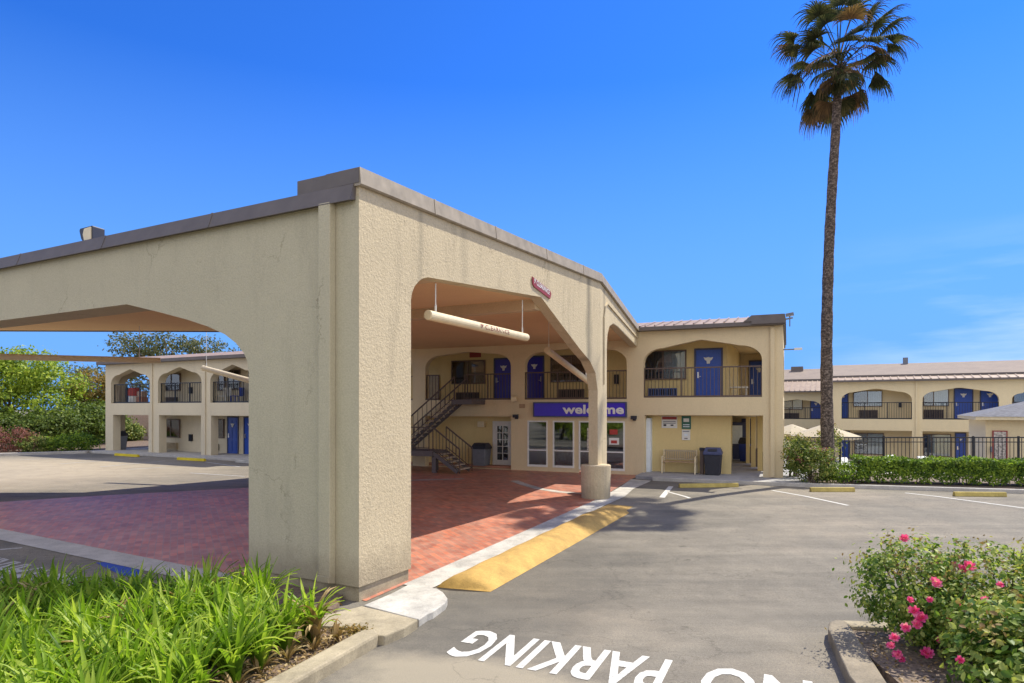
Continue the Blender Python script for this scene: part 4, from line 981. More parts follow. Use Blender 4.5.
# bins
def bin_(loc, rot, w, h, body, lid, label, opening=True, round_=False, scale_lid=1.06):
    rt = root('litter_bin', loc, label, 'bin', rot=rot)
    b = MB(); t = w*0.42; u = w*0.5
    b.add([(-t, -t, 0), (t, -t, 0), (t, t, 0), (-t, t, 0), (-u, -u, h*.74), (u, -u, h*.74), (u, u, h*.74), (-u, u, h*.74)], [(0,3,2,1),(4,5,6,7),(0,1,5,4),(1,2,6,5),(2,3,7,6),(3,0,4,7)])
    b.build('body', body, rt, bevel=0.03)
    l = MB(); v = u*scale_lid; vs = []
    l.add([(-v, -v, h*.742), (v, -v, h*.742), (v, v, h*.742), (-v, v, h*.742), (-v, -v, h*.82), (v, -v, h*.82), (v, v, h*.82), (-v, v, h*.82), (-v*.8, -v*.55, h), (v*.8, -v*.55, h), (v*.8, v*.55, h), (-v*.8, v*.55, h)],
          [(0,3,2,1),(0,1,5,4),(1,2,6,5),(2,3,7,6),(3,0,4,7),(4,5,9,8),(5,6,10,9),(6,7,11,10),(7,4,8,11),(8,9,10,11)])
    lo = l.build('lid', lid, rt, bevel=0.02)
    sl = MB(); sl.obox((0, -v*.79, h*.91), (v*.5, 0, 0), (0, 0.012, -0.003), (0, v*0.10, h*.045)); sl.build('flap', 'dark' if lid != 'dark' else 'grey', lo)
    return rt
bin_(MF.w(X(713, 0.2), 0.2, FZ), MF.rot, 0.62, 1.02, 'dark', 'dframe', 'navy plastic litter bin with domed lid standing right of the bench')
bin_(MF.w(X(481, 0.3), 0.35, FZ-0.005), MF.rot, 0.66, 0.98, 'grey', 'darkplastic', 'grey litter bin with black lid between the stairs and glazed door')
bin_(MF.w(X(746, 7.4), 7.4, FZ), MF.rot, 0.62, 1.1, 'bluebin', 'darkplastic', 'blue bin with black lid at the far end of the ground floor corridor')
bin_(LF.w(LF.X(118, 0.6), 0.6, FZ), LF.rot, 0.75, 1.12, 'grey', 'darkplastic', 'grey litter bin with black lid under the end bay of the left wing')
# ash post beside the bin
ap = root('ash_post', MF.w(X(702, 0.2), 0.2, FZ), 'slim dark brown ash post between the bench and the navy bin', 'ash post', rot=MF.rot)
MB().box((-0.07, -0.07, 0), (0.07, 0.07, 0.9)).build('post', 'rail', ap, bevel=0.01); MB().box((-0.09, -0.09, 0.9), (0.09, 0.09, 1.0)).build('cap', 'dark', ap, bevel=0.01)
# white table and furniture upstairs
tb = root('side_table', MF.w(X(737, 3.2), 3.2, 3.222), 'small white table on the upper walkway right of the blue door', 'table', rot=MF.rot)
MB().box((-0.42, -0.3, 0.5), (0.42, 0.3, 0.56)).build('tabletop', 'white', tb)
for sx in (-1, 1):
    for sy in (-1, 1): MB().box((sx*.36-.025, sy*.25-.025, 0), (sx*.36+.025, sy*.25+.025, 0.5)).build('leg', 'white', tb)
# vending machine in corridor
vm = root('vending_machine', MF.w(X(738.5, 8.6), 8.6, FZ), 'dark vending machine with a lit pale front at the corridor end', 'vending machine', rot=MF.rot)
vm['label'] = 'dark blue vending machine standing at the far end of the corridor'
MB().box((-0.42, -0.35, 0), (0.42, 0.35, 1.8)).build('cabinet', 'dframe', vm, bevel=0.02); MB().box((-0.34, -0.37, 0.75), (0.2, -0.351, 1.65)).build('front_window', 'cloth', vm)
# terracotta planter behind the column
tp = root('flower_pot', (*cp(SL+0.75, 0.62), 0.285), 'terracotta pot on the brick paving behind the round based column', 'pot')
MB().lathe((0, 0, 0), [(0.20, 0), (0.27, 0.55), (0.31, 0.56), (0.31, 0.66), (0.25, 0.66), (0.24, 0.58)], 20).build('pot_body', 'terracotta', tp)
MB().lathe((0, 0, 0), [(0.24, 0.55), (0.24, 0.60)], 20).build('potting_soil', 'soil', tp)

# ------------------------------------------------------------------ staircase
stz = root('staircase', MF.w(X(436, -1.2), -1.2, GZ), 'open brown metal staircase with turning landing climbing to the balcony', 'staircase', rot=MF.rot)
ox = X(436, -1.2)
def stl(x, y, z): return (x-ox, y+1.2, z-GZ)
xt, xb_ = X(459, -0.7), X(414, -0.7)-0.35; zL = 1.17; ztop = 3.25
for yy in (-1.0, -0.4):
    MB().bar(stl(xt, yy, ztop-0.1), stl(xb_, yy, zL-0.05), 0.06, 0.15).build('stringer', 'stair', stz)
n = 12
for i in range(n):
    t = (i+0.5)/n; x = xb_+(xt-xb_)*t; z = zL+(ztop-zL)*(i+1)/n-0.03
    b = MB(); b.v = []; b.box(stl(x-0.14, -1.22, z-0.035), stl(x+0.14, -0.18, z+0.02)); b.build('tread', 'tread', stz)
def rail_run(p, q, h=0.95, nb=12, curve=False):
    r = MB(); P_, Q2 = Vector(p), Vector(q)
    r.bar(P_+Vector((0, 0, h)), Q2+Vector((0, 0, h)), 0.05); r.bar(P_+Vector((0, 0, .12)), Q2+Vector((0, 0, .12)), 0.03)
    for i in range(nb+1):
        c = P_.lerp(Q2, i/nb); r.bar(c+Vector((0, 0, .0 if i in (0, nb) else .12)), c+Vector((0, 0, h)), 0.035 if i in (0, nb) else 0.018)
    return r.build('stair_railing', 'rail', stz)
for yy in (-1.27, -0.12): rail_run(stl(xt+0.1, yy, ztop), stl(xb_, yy, zL))
# landing
MB().box(stl(xb_-1.3, -2.5, zL-0.22), stl(X(441, -1.8), -0.05 if False else -1.28, zL)).box(stl(xb_-1.3, -1.28, zL-0.22), stl(xb_+0.1, -0.12, zL)).build('landing', 'stair', stz)
rail_run(stl(xb_-1.3, -2.48, zL), stl(X(430, -2.4), -2.48, zL), 0.95, 14)
rail_run(stl(xb_-1.3, -0.14, zL), stl(xb_-1.3, -2.48, zL), 0.95, 12)
for (px, yy) in ((434.5, -2.4), (436, -1.35)):
    x = X(px, yy); MB().box(stl(x-.09, yy-.06, GZ), stl(x+.09, yy+.06, zL-.22)).build('post', 'stair', stz)
# bridge at top to the balcony
MB().box(stl(xt-0.05, -1.28, ztop-0.2), stl(xt+0.9, -0.004, ztop)).build('bridge', 'stair', stz)
# lower flight
x0s, x1s = X(440, -1.9), X(464, -1.9)
for yy in (-2.45, -1.40): MB().bar(stl(x0s, yy, zL-0.08), stl(x1s, yy, 0.36), 0.06, 0.15).build('stringer', 'stair', stz)
for i in range(5):
    t = (i+0.5)/5; x = x0s+(x1s-x0s)*t; z = zL+(0.32-zL)*(i+1)/6
    MB().box(stl(x-0.14, -2.42, z-0.03), stl(x+0.14, -1.43, z+0.02)).build('tread', 'tread', stz)
for yy in (-2.47, -1.38): rail_run(stl(x0s, yy, zL), stl(x1s+0.1, yy, 0.32), 0.95, 8)

# roof flood light at right corner
f2 = root('flood_light', MF.w(0.12, -0.35, 6.16), 'small flood light on the roof corner of the lobby wing', 'flood light', rot=MF.rot)
MB().bar((-0.1, 0, -0.15), (0.2, 0, -0.1), 0.05).bar((0.1, 0, -0.4), (0.1, 0, -0.05), 0.04).build('bracket', 'grey', f2)
MB().obox((0.10, 0, 0.02), (0.13, 0, 0.02), (0, 0.08, 0), (-0.01, 0, 0.05)).build('housing', 'grey', f2, bevel=0.01)
MB().obox((0.10, 0, -0.036), (0.11, 0, 0.016), (0, 0.07, 0), (0, 0, 0.005)).build('lens', 'white', f2)
f3 = root('security_camera', MF.w(0.05, 0.2, 5.0), 'small security camera bracket on the corner wall of the lobby wing', 'camera', rot=MF.rot)
MB().bar((-0.05, 0, 0), (0.45, 0, 0), 0.04).build('arm', 'grey', f3); MB().obox((0.45, 0, 0.01), (0.13, 0, 0), (0, 0.05, 0), (0, 0, 0.04)).build('camera_body', 'white', f3)

# ------------------------------------------------------------------ left wing
left = root('motel_wing', (LF.ox, LF.oy, 0), 'two storey greige motel wing seen through the left canopy arch', 'building', rot=LF.rot)
X = LF.X; xE = 15.5
holes = [arch(X(111), X(149.8), 3.18, 4.30, 5.15), arch(X(157.9), X(201.5), 3.18, 4.30, 5.15), arch(X(210.2), X(210.2)+3.4, 3.18, 4.30, 5.15), arch(X(210.2)+4.1, X(210.2)+7.3, 3.18, 4.3, 5.15)]
x3 = X(210.2)
outer = [(0, 0.25), (X(113), 0.25), (X(113), 2.50), (X(148.5), 2.50), (X(148.5), 0.25), (X(159), 0.25), (X(159), 2.50), (X(201), 2.50), (X(201), 0.25), (X(211), 0.25), (X(211), 2.5), (x3+3.3, 2.5), (x3+3.3, 0.25),
         (x3+4.2, 0.25), (x3+4.2, 2.5), (x3+7.2, 2.5), (x3+7.2, 0.25), (xE, 0.25), (xE, 5.45), (0, 5.45)]
MB().prism(outer, holes, mw(0.0), mw(0.45)).build('front_wall', 'wall_left', left)
xm = X(153, 1.5)
MB().box((0.003, 0.455, 2.503), (xE, 9, 3.10)).build('upper_floor', 'wall_left', left)
MB().box((0.003, 0.455, 5.20), (xE, 9, 5.44)).build('upper_ceiling', 'wall_left', left)
lw = MB(); lw.box((xm, 1.5, 0.25), (xE, 1.65, 2.50)); lw.box((xm, 1.5, 3.103), (xE, 1.65, 5.198)); lw.box((xm, 1.653, 0.25), (xm+0.12, 9, 2.50)); lw.box((xm, 1.653, 3.103), (xm+0.12, 9, 5.198)); lw.build('rear_wall', 'wall_left', left)
MB().prism([(0.0, 0.25), (0.5, 0.25), (0.5, 2.5), (xm-0.1, 2.5), (xm-0.1, 3.1), (0.0, 3.1)], [], mw(8.6), mw(9.0)).build('back_opening', 'wall_left', left)
railing(left, 0.05, xm-0.1, 8.7, 3.105, 4.15, 'black')
MB().prism([(0.455, 0.25), (9.0, 0.25), (9.0, 5.44), (0.455, 5.44)], [rect(1.0, 3.8, 0.3, 2.5), rect(4.4, 8.2, 0.3, 2.5), arch(1.0, 3.9, 3.2, 4.3, 5.1), arch(4.5, 8.0, 3.2, 4.3, 5.1)], lambda y, z: (0.0, y, z), lambda y, z: (0.3, y, z)).build('side_wall', 'wall_left', left)
MB().box((xE, 0.0, 0.25), (xE+0.2, 9.0, 5.44)).build('end_wall', 'wall_left', left)
MB().box((xm+0.2, 8.8, 0.25), (xE, 9.0, 5.44)).build('back_wall', 'wall_left', left)
MB().box((-0.25, -0.4, 5.452), (xE+0.3, 9.5, 5.62)).build('roof_fascia', 'trim', left)
rf = MB().add([(-0.2, -0.36, 5.621), (xE+.2, -0.36, 5.621), (xE+.2, 2.2, 6.1), (-0.2, 2.2, 6.1), (-0.2, 9.4, 6.1), (xE+.2, 9.4, 6.1)], [(0, 1, 2, 3), (3, 2, 5, 4)])
rf.build('tile_roof', 'tile', left)
for a, b_ in ((X(111), X(149.8)), (X(157.9), X(201.5)), (x3, x3+3.4), (x3+4.1, x3+7.3)): railing(left, a+.02, b_-.02, 0.2, 3.185, 4.30, 'black')
U = 1.5; Z = LF.Z
window(left, X(164, U), X(180.5, U), Z(172, 390, U), Z(172, 374.5, U), U, 0.5, 'both')
window(left, X(163.5, U), X(180, U), Z(172, 436.5, U), Z(172, 420, U), U, 0.5, 'both')
aircon(left, X(165.5, U), X(178, U), Z(172, 402, U), Z(172, 397.3, U), U)
aircon(left, X(165.5, U), X(177.8, U), Z(172, 449, U), Z(172, 442.5, U), U, 'actan')
for py in (384.5, 391.5): pass
MB().box((X(190, U), U-0.1, Z(191, 393.5, U)), (X(193, U), U-0.003, Z(191, 387.3, U))).build('wall_lantern', 'black', left)
MB().box((X(190, U), U-0.1, Z(191, 441, U)), (X(193, U), U-0.003, Z(191, 434.3, U))).build('wall_lantern', 'black', left)
window(left, X(214, U), X(225, U), Z(220, 390, U), Z(220, 371, U), U, 0.5, 'both')
window(left, X(213, U), X(224, U), Z(220, 437, U), Z(220, 420, U), U, 0.5, 'right')
aircon(left, X(213, U), X(219, U), Z(216, 450, U), Z(216, 444, U), U, 'acblue')
door(left, X(228.5, U), X(238, U), 0.40, 2.36, U)
door(left, X(245, U), X(256, U), 0.40, 2.36, U)
window(left, X(229, U), X(240, U), Z(234, 389, U), Z(234, 371, U), U, 0.5, 'right')
door(left, X(250, U), X(260, U), 3.105, 5.0, U)
for px in (152.5, 205.5): MB().box((X(px)-0.04, -0.07, 0.3), (X(px)+0.04, -0.003, 5.4)).build('downspout', 'wall_left', left)
# stored things on the left wing balcony
sb = root('storage_cabinet', LF.w(X(119, 1.0), 1.0, 3.105), 'dark blue storage cabinet on the end balcony of the left wing', 'cabinet', rot=LF.rot)
MB().box((-0.45, -0.3, 0), (0.45, 0.3, 1.05)).build('cabinet_body', 'dframe', sb, bevel=0.02); MB().box((-0.01, -0.312, 0.05), (0.01, -0.301, 1.0)).build('door_gap', 'dark', sb)
dr = root('drum', LF.w(X(134.5, 1.0), 1.0, 3.105), 'red and white drum on the end balcony of the left wing', 'drum')
MB().lathe((0, 0, 0), [(0.3, 0), (0.32, 0.02), (0.32, 0.5), (0.3, 0.52)], 20).build('lower_half', 'white', dr); MB().lathe((0, 0, 0), [(0.3, 0.521), (0.34, 0.53), (0.34, 0.9), (0.28, 1.0)], 20).build('upper_half', 'red', dr)
cr = root('crate', LF.w(X(142, 1.1), 1.1, 3.105), 'rusty orange crate with folded cloth beside the red and white drum', 'crate', rot=LF.rot)
MB().box((-0.28, -0.2, 0), (0.28, 0.2, 0.45)).build('box', 'terracotta', cr, bevel=0.02); MB().box((-0.24, -0.18, 0.451), (0.26, 0.18, 0.8)).build('cloth_pile', 'pinkwall', cr, bevel=0.05)
def pchair(loc, rot, mat, label):
    rt = root('balcony_chair', loc, label, 'chair', 'chairs on the left wing balcony', rot)
    MB().box((-0.25, -0.25, 0.42), (0.25, 0.25, 0.46)).build('seat', mat, rt)
    bk = MB(); bk.box((-0.25, 0.24, 0.80), (0.25, 0.28, 0.90))
    for k in range(6): bk.box((-0.25+0.09*k, 0.245, 0.46), (-0.20+0.09*k, 0.275, 0.80))
    bk.build('backrest', mat, rt)
    for sx in (-1, 1):
        for sy in (-1, 1): MB().box((sx*.22-.02, sy*.22-.02, 0), (sx*.22+.02, sy*.22+.02, 0.42)).build('leg', mat, rt)
pchair(LF.w(X(224, .9), 0.9, 3.105), LF.rot+0.3, 'white', 'white slat back chair on the left wing balcony by the blue chair')
pchair(LF.w(X(237, .9), 0.9, 3.105), LF.rot-0.2, 'bluebin', 'blue slat back chair on the left wing balcony nearest the pillar')
# garden wall beyond the left wing
gw = MB(); p = (-32.8, 53); q = (-26, 50); gw.bar((p[0], p[1], 1.25), (q[0], q[1], 1.25), 0.25, 2.2); tag(gw.build('garden_wall', 'pinkwall'), 'pinkish garden wall seen through the open end bay of the left wing', 'wall')

# ------------------------------------------------------------------ pool wing
PFr = Frame(22.5, 44.5, 9.1, -5.0)
pool = root('motel_wing', (PFr.ox, PFr.oy, 0), 'sunlit two storey motel wing with tan shingle roof behind the pool fence', 'building', rot=PFr.rot)
X = PFr.X; Z = PFr.Z; zb = -0.75; zf = 2.17
bays = [(841.5, 912), (922.5, 999), (1012, 1056)]
holes = [arch(X(a), X(b_), zf-0.02, 3.45, 4.22) for a, b_ in bays]; lows = [rect(X(a), X(b_), -0.68, 1.38) for a, b_ in bays]
xE = X(1064); xS = X(835)
MB().prism([(xS, zb), (xE, zb), (xE, 4.68), (xS, 4.68)], holes+lows, mw(0), mw(0.35)).build('front_wall', 'wall_pool', pool)
MB().box((xS, 0.353, 1.40), (xE, 9, 2.15)).build('upper_floor', 'wall_pool', pool)
MB().box((xS, 0.353, 4.30), (xE, 9, 4.67)).build('upper_ceiling', 'wall_pool', pool)
MB().box((xS, 1.6, zb), (xE, 1.75, 4.299)).build('rear_wall', 'wall_pool', pool) if False else None
MB().box((xS, 1.6, zb), (xE, 1.75, 1.399)).box((xS, 1.6, 2.151), (xE, 1.75, 4.299)).build('rear_wall', 'wall_pool', pool)
e = MB(); e.box((xS-0.2, 0, zb), (xS-.003, 9, 4.68)); e.box((xE+.003, 0, zb), (xE+.2, 9, 4.68)); e.build('end_wall', 'wall_pool', pool)
MB().box((xS-0.4, -0.45, 4.683), (xE+.4, 9.4, 4.80)).build('roof_fascia', 'trim', pool)
rf = MB(); rf.add([(xS-.35, -0.42, 4.801), (xE+.3, -0.42, 4.801), (xE+.3, 0.6, 5.03), (xS-.35, 0.6, 5.03)], [(0, 1, 2, 3)])
k = int((xE-xS)/0.45)
for i in range(k+2):
    xx = xS-.3+i*0.45; rf.add([(xx, -0.44, 4.80), (xx+.06, -0.44, 4.80), (xx+.06, .6, 5.07), (xx, .6, 5.07), (xx, -0.44, 4.85), (xx+.06, -0.44, 4.85)], [(4, 5, 2, 3), (0, 1, 5, 4)])
rf.build('tile_strip', 'tile', pool)
MB().box((xS-.5, 0.6, 5.0), (xE+.3, 0.75, 5.16)).build('gutter', 'trim', pool)
MB().box((xS-14, 11.65, 5.2), (xS-.4, 11.8, 5.42)).build('gutter', 'trim', pool)
MB().add([(xS-.5, 0.62, 5.165), (xE+.4, 0.62, 5.165), (xE+.4, 6.4, 6.25), (xS-.5, 6.4, 6.25), (xE+.4, 12, 5.0), (xS-.5, 12, 5.0)], [(0, 1, 2, 3), (3, 2, 4, 5)]).add([(xS-14, 11.7, 5.43), (xS-.4, 11.7, 5.43), (xS-.4, 16, 6.55), (xS-14, 16, 6.55), (xS-.4, 20, 5.4), (xS-14, 20, 5.4)], [(0, 1, 2, 3), (3, 2, 4, 5)]).build('shingle_roof', 'shingle', pool)
MB().box((X(903, 6), 5.9, 6.0), (X(908, 6), 6.3, 6.65)).build('roof_vent', 'grey', pool)
MB().box((X(791, 15), 15, 6.2), (X(803, 15), 15.4, 6.75)).build('roof_vent', 'trim', pool)
for a, b_ in bays: railing(pool, X(a)+.02, X(b_)-.02, 0.15, zf-0.01, zf+1.12, 'black', 0.14)
U = 1.6
door(pool, X(840, U), X(847.5, U), 2.155, 4.1, U); door(pool, X(955, U), X(972, U), 2.155, 4.15, U); door(pool, X(981, U), X(999, U), 2.155, 4.15, U)
window(pool, X(854, U), X(881.5, U), Z(868, 406, U), Z(868, 391.5, U), U, 0.5, 'right')
window(pool, X(924, U), X(948, U), Z(936, 405.5, U), Z(936, 390, U), U, 0.4, 'both')
window(pool, X(1014, U), X(1036, U), Z(1024, 403, U), Z(1024, 388, U), U, 0.5, 'both')
aircon(pool, X(859.5, U), X(877.5, U), 2.2, 2.75, U); aircon(pool, X(924, U), X(943, U), 2.2, 2.78, U)
MB().box((X(898.5, U), U-.1, 2.95), (X(901.5, U), U-.003, 3.3)).build('wall_lantern', 'black', pool)
door(pool, X(841, U), X(849, U), zb+.06, 1.2, U); door(pool, X(956, U), X(965, U), zb+.06, 1.2, U)
window(pool, X(855, U), X(883, U), -0.3, 1.1, U, 0.45, 'both'); window(pool, X(924, U), X(950, U), -0.3, 1.1, U, 0.3, 'both')
MB().box((X(916.5)-.05, -0.08, zb), (X(916.5)+.05, -.003, 4.67)).build('downspout', 'wall_pool', pool)
# set-back section on the left
y2 = 9.6; x2a, x2b = X(760, y2), X(838, y2)
MB().prism([(x2a, zb), (x2b, zb), (x2b, 4.35), (x2a, 4.35)], [arch(X(774, y2), X(821, y2), 1.95, 2.95, 3.62), rect(X(774, y2), X(821, y2), -0.7, 1.2)], mw(y2), mw(y2+.35)).build('set_back_wall', 'wall_pool', pool)
MB().box((x2a, y2+1.6, zb), (x2b, y2+1.7, 4.3)).box((x2a, y2+.353, 1.25), (x2b, y2+1.59, 1.9)).build('set_back_rear_wall', 'wall_pool', pool)
railing(pool, X(774, y2)+.02, X(821, y2)-.02, y2+.1, 1.96, 2.95, 'black', 0.14)
door(pool, X(811, y2+1.6), X(821, y2+1.6), 1.91, 3.6, y2+1.6); window(pool, X(783, y2+1.6), X(802, y2+1.6), 2.8, 3.6, y2+1.6, 0.5, 'both'); aircon(pool, X(784, y2+1.6), X(799, y2+1.6), 1.95, 2.45, y2+1.6)
rf = MB(); rf.add([(x2a, y2-.5, 4.32), (x2b, y2-.5, 4.32), (x2b, y2+2.0, 5.25), (x2a, y2+2.0, 5.25)], [(0, 1, 2, 3)])
for i in range(26):
    xx = x2a+i*0.40
    if xx < x2b-.1: rf.add([(xx, y2-.52, 4.33), (xx+.07, y2-.52, 4.33), (xx+.07, y2+2, 5.30), (xx, y2+2, 5.30), (xx, y2-.52, 4.39), (xx+.07, y2-.52, 4.39)], [(4, 5, 2, 3), (0, 1, 5, 4)])
rf.build('red_metal_roof', 'tile', pool)
MB().box((x2a, y2-.55, 4.22), (x2b, y2-.5, 4.33)).build('roof_fascia', 'trim', pool)

# pool equipment house
PH = Frame(22.2, 30.0, 0.88, -0.47)
ph = root('pool_house', (PH.ox, PH.oy, -0.7), 'small yellow pool house with grey hipped roof at the right edge', 'building', rot=PH.rot)
MB().box((0, 0, 0), (7, 5, 3.05)).build('wall', 'wall_pool', ph)
MB().box((-0.45, -0.45, 3.052), (7.4, 5.4, 3.20)).build('eaves', 'cream', ph)
MB().add([(-0.5, -0.5, 3.203), (7.5, -0.5, 3.203), (7.5, 5.5, 3.203), (-0.5, 5.5, 3.203), (2.2, 2.5, 4.0), (5, 2.5, 4.0)], [(0, 1, 5, 4), (1, 2, 5), (2, 3, 4, 5), (3, 0, 4)]).build('roof', 'slate', ph)
xx0, xx1 = PH.X(993.5), PH.X(1006)
MB().box((xx0-.05, -0.06, 0.95), (xx1+.05, -0.003, 2.55)).build('notice_board', 'darkred', ph); MB().box((xx0, -0.07, 1.0), (xx1, -0.061, 2.5)).build('rules_poster', 'photo_a', ph)
MB().box((-0.004+PH.X(990), -0.10, 1.55), (PH.X(992), -0.003, 1.8)).build('switch_box', 'grey', ph)

# ------------------------------------------------------------------ pool fence
fA, fB = (11.35, 25.6), (30.0, 24.4)
fence = root('pool_fence', (fA[0], fA[1], FZ-0.03), 'black iron bar fence running behind the clipped hedge', 'fence')
dv = (Vector(fB)-Vector(fA)); Lf = dv.length; dv.normalize()
m = MB(); zt_ = 1.72
fz = lambda t: 0.0
p, q = (*fA, zt_), (*fB, zt_+.06); m.bar(p, q, 0.035, 0.045); m.bar((*fA, zt_-.18), (*fB, zt_-.12), 0.03, 0.035); m.bar((*fA, 0.52), (*fB, 0.55), 0.03, 0.035)
nb = int(Lf/0.145)
for i in range(nb+1):
    c = Vector(fA)+dv*Lf*i/nb; m.box((c.x-.009, c.y-.009, 0.5), (c.x+.009, c.y+.009, zt_+.02))
m.build('bar_panel', 'black', fence, world=True)
npst = 11
for i in range(npst+1):
    c = Vector(fA)+dv*Lf*i/npst; MB().box((c.x-.03, c.y-.03, 0.2), (c.x+.03, c.y+.03, zt_+.08)).build('post', 'black', fence, world=True)
# umbrellas
def umbrella(px, Y, ztop_, r, label):
    X_ = (px-CX)/FPX*Y; rt = root('patio_umbrella', (X_, Y, -0.7), label, 'umbrella', 'umbrellas by the pool')
    c = MB(); n = 8; h = ztop_+.7; top = (0, 0, h); ring = [(r*math.cos(2*math.pi*k/n+.3), r*math.sin(2*math.pi*k/n+.3), h-r*.36) for k in range(n)]
    ring2 = [(x*1.0, y*1.0, z-.14) for x, y, z in ring]
    c.add([top]+ring+ring2, [(0, 1+k, 1+(k+1) % n) for k in range(n)]+[(1+k, 1+n+k, 1+n+(k+1) % n, 1+(k+1) % n) for k in range(n)])
    co = c.build('canopy', 'umb', rt); sd = co.modifiers.new('thick', 'SOLIDIFY'); sd.thickness = 0.01
    MB().tube([(0, 0, 0), (0, 0, h)], 0.03, 8).build('pole', 'wood', rt); MB().lathe((0, 0, 0), [(0.3, 0), (0.3, .08), (.06, .1)], 16).build('base', 'grey', rt)
umbrella(792, 34, 2.05, 1.35, 'closed-in beige patio umbrella nearest the lobby wing corner pillar')
umbrella(824, 32, 2.10, 1.65, 'wide beige patio umbrella behind the palm trunk')
# loungers and seats behind the fence
def lounger(px, Y, rot, label, mat='white'):
    rt = root('pool_lounger', ((px-CX)/FPX*Y, Y, -0.7), label, 'lounger', 'loungers behind the pool fence', rot)
    MB().box((-0.33, -0.9, 0.32), (0.33, 0.35, 0.38)).build('seat', mat, rt)
    b = MB(); b.obox((0, 0.62, 0.62), (0.33, 0, 0), (0, 0.28, 0.27), (0, -0.02, 0.02)); b.build('backrest', mat, rt)
    for sx in (-1, 1):
        for yy in (-0.8, 0.3): MB().box((sx*.29-.03, yy-.03, 0), (sx*.29+.03, yy+.03, 0.32)).build('leg', mat, rt)
lounger(905, 36, 0.5, 'white pool lounger under the first balcony bay'); lounger(937, 35, 0.4, 'white pool lounger near the second balcony bay'); lounger(853, 34, 0.2, 'white pool lounger just right of the palm trunk')
so = root('patio_sofa', ((982-CX)/FPX*28.5, 28.5, -0.7), 'dark blue patio sofa beside the pool house', 'sofa', rot=-0.45)
MB().box((-0.75, -0.35, 0.1), (0.75, 0.4, 0.5)).build('seat', 'dframe', so, bevel=0.04); MB().box((-0.75, 0.25, 0.5), (0.75, 0.42, 1.15)).build('backrest', 'dframe', so, bevel=0.04)
for sx in (-1, 1): MB().box((sx*.75-.1, -0.36, 0.1), (sx*.75+.1, 0.42, 0.8)).build('armrest', 'dframe', so, bevel=0.03)

# ------------------------------------------------------------------ wheel stops
def wstop(pa, pb, mat, label, depth=0.16, h=0.13):
    a, b_ = Vector(on_ground(*pa)), Vector(on_ground(*pb)); c = (a+b_)/2; L = (b_-a).length; rot = math.atan2((b_-a).y, (b_-a).x)
    m = MB(); m.add([(sx*L/2, yy, zz) for sx in (-1, 1) for yy, zz in ((0, 0), (0.03, h), (depth-.03, h), (depth, 0))], [(0,1,2,3), (7,6,5,4), (0,4,5,1), (1,5,6,2), (2,6,7,3), (3,7,4,0)])
    o = m.build('wheel_stop', mat, bevel=0.012); o.location = (c.x, c.y, gh(c.x, c.y)+.003); o.rotation_euler = (0, 0, rot)
    tag(o, label, 'wheel stop', 'concrete wheel stops in the parking bays')
wstop((680, 488), (739, 487.3), 'yellowstop', 'yellow wheel stop in front of the yellow wall and bench')
wstop((811.5, 492), (855.5, 492), 'yellowstop', 'yellow wheel stop by the kerb below the palm')
wstop((955.5, 496.5), (1007.5, 497), 'yellowstop', 'yellow wheel stop in front of the clipped hedge')
wstop((114, 455.7), (137, 457.2), 'yellowbright', 'bright yellow wheel stop at the end bay of the left wing')
wstop((176.5, 460), (203.5, 461.5), 'yellowbright', 'bright yellow wheel stop at the second bay of the left wing')
wstop((235, 462.5), (262, 464.5), 'whiteconc', 'white wheel stop at the third bay of the left wing')

# ------------------------------------------------------------------ plants
rng = np.random.default_rng(3)
def bush(name, label, cat, group, base, ells, mat, n, per, spread, lsize, seed, shell=0.5, extra=None, tm=LEAF):
    r_ = np.random.default_rng(seed); rt = root(name, base, label, cat, group)
    P, Nn = clumps(r_, ells, n, per, spread, shell); P = P[:]; k = P[:, 2] > base[2]+0.02; P, Nn = P[k], Nn[k]
    leaves('foliage', P, Nn, lsize, mat, rt, r_, tmpl=tm)
    if extra:
        P, Nn = clumps(r_, ells, int(n*extra[1]), per, spread*.7, 0.92); k = P[:, 2] > ells[0][2]-0.1*ells[0][5]; leaves('young_foliage', P[k], Nn[k], lsize*.9, extra[0], rt, r_, tmpl=tm)
    st = MB(); rr = random.Random(seed)
    for i in range(9):
        e = ells[i % len(ells)]; st.tube([(base[0]+rr.uniform(-.3, .3)*e[3], base[1]+rr.uniform(-.3, .3)*e[4], base[2]-.05), (e[0]+rr.uniform(-.5, .5)*e[3], e[1]+rr.uniform(-.5, .5)*e[4], e[2]+rr.uniform(-.2, .6)*e[5])], [0.025, 0.008], 5)
    st.build('stems', 'bark', rt, world=True)
    return rt
# left background
def wx(px, Y): return (px-CX)/FPX*Y
tree('leafy_tree', 'large bright yellow green tree left of the far motel wing', 'tree', 'trees beyond the left parking lot', (wx(6, 44), 44, 0.3),
     [(wx(-10, 44), 44, 4.9, 3.0, 2.5, 1.9), (wx(32, 44), 44, 6.0, 1.9, 2.0, 1.1), (wx(22, 43), 43, 5.3, 2.4, 2.2, 1.35), (wx(55, 44), 44.5, 4.3, 2.0, 2.0, 1.2), (wx(45, 42), 42, 2.9, 1.6, 1.6, .8), (wx(5, 42), 42, 3.4, 2.2, 1.8, 1.0), (wx(-45, 44), 44, 5, 2.5, 2.4, 1.9)], 'lf_bright', 420, 46, 0.34, 0.22, 11, 0.2, 0.5)
tree('leafy_tree', 'orange tinged tree beside the corner of the far motel wing', 'tree', 'trees beyond the left parking lot', (wx(92, 47), 47, 0.3),
     [(wx(92, 47), 47, 4.3, 1.5, 1.6, 1.3), (wx(80, 47), 47.5, 3.2, 1.4, 1.4, 1.1)], 'lf_orange', 110, 44, 0.3, 0.2, 12, 0.12)
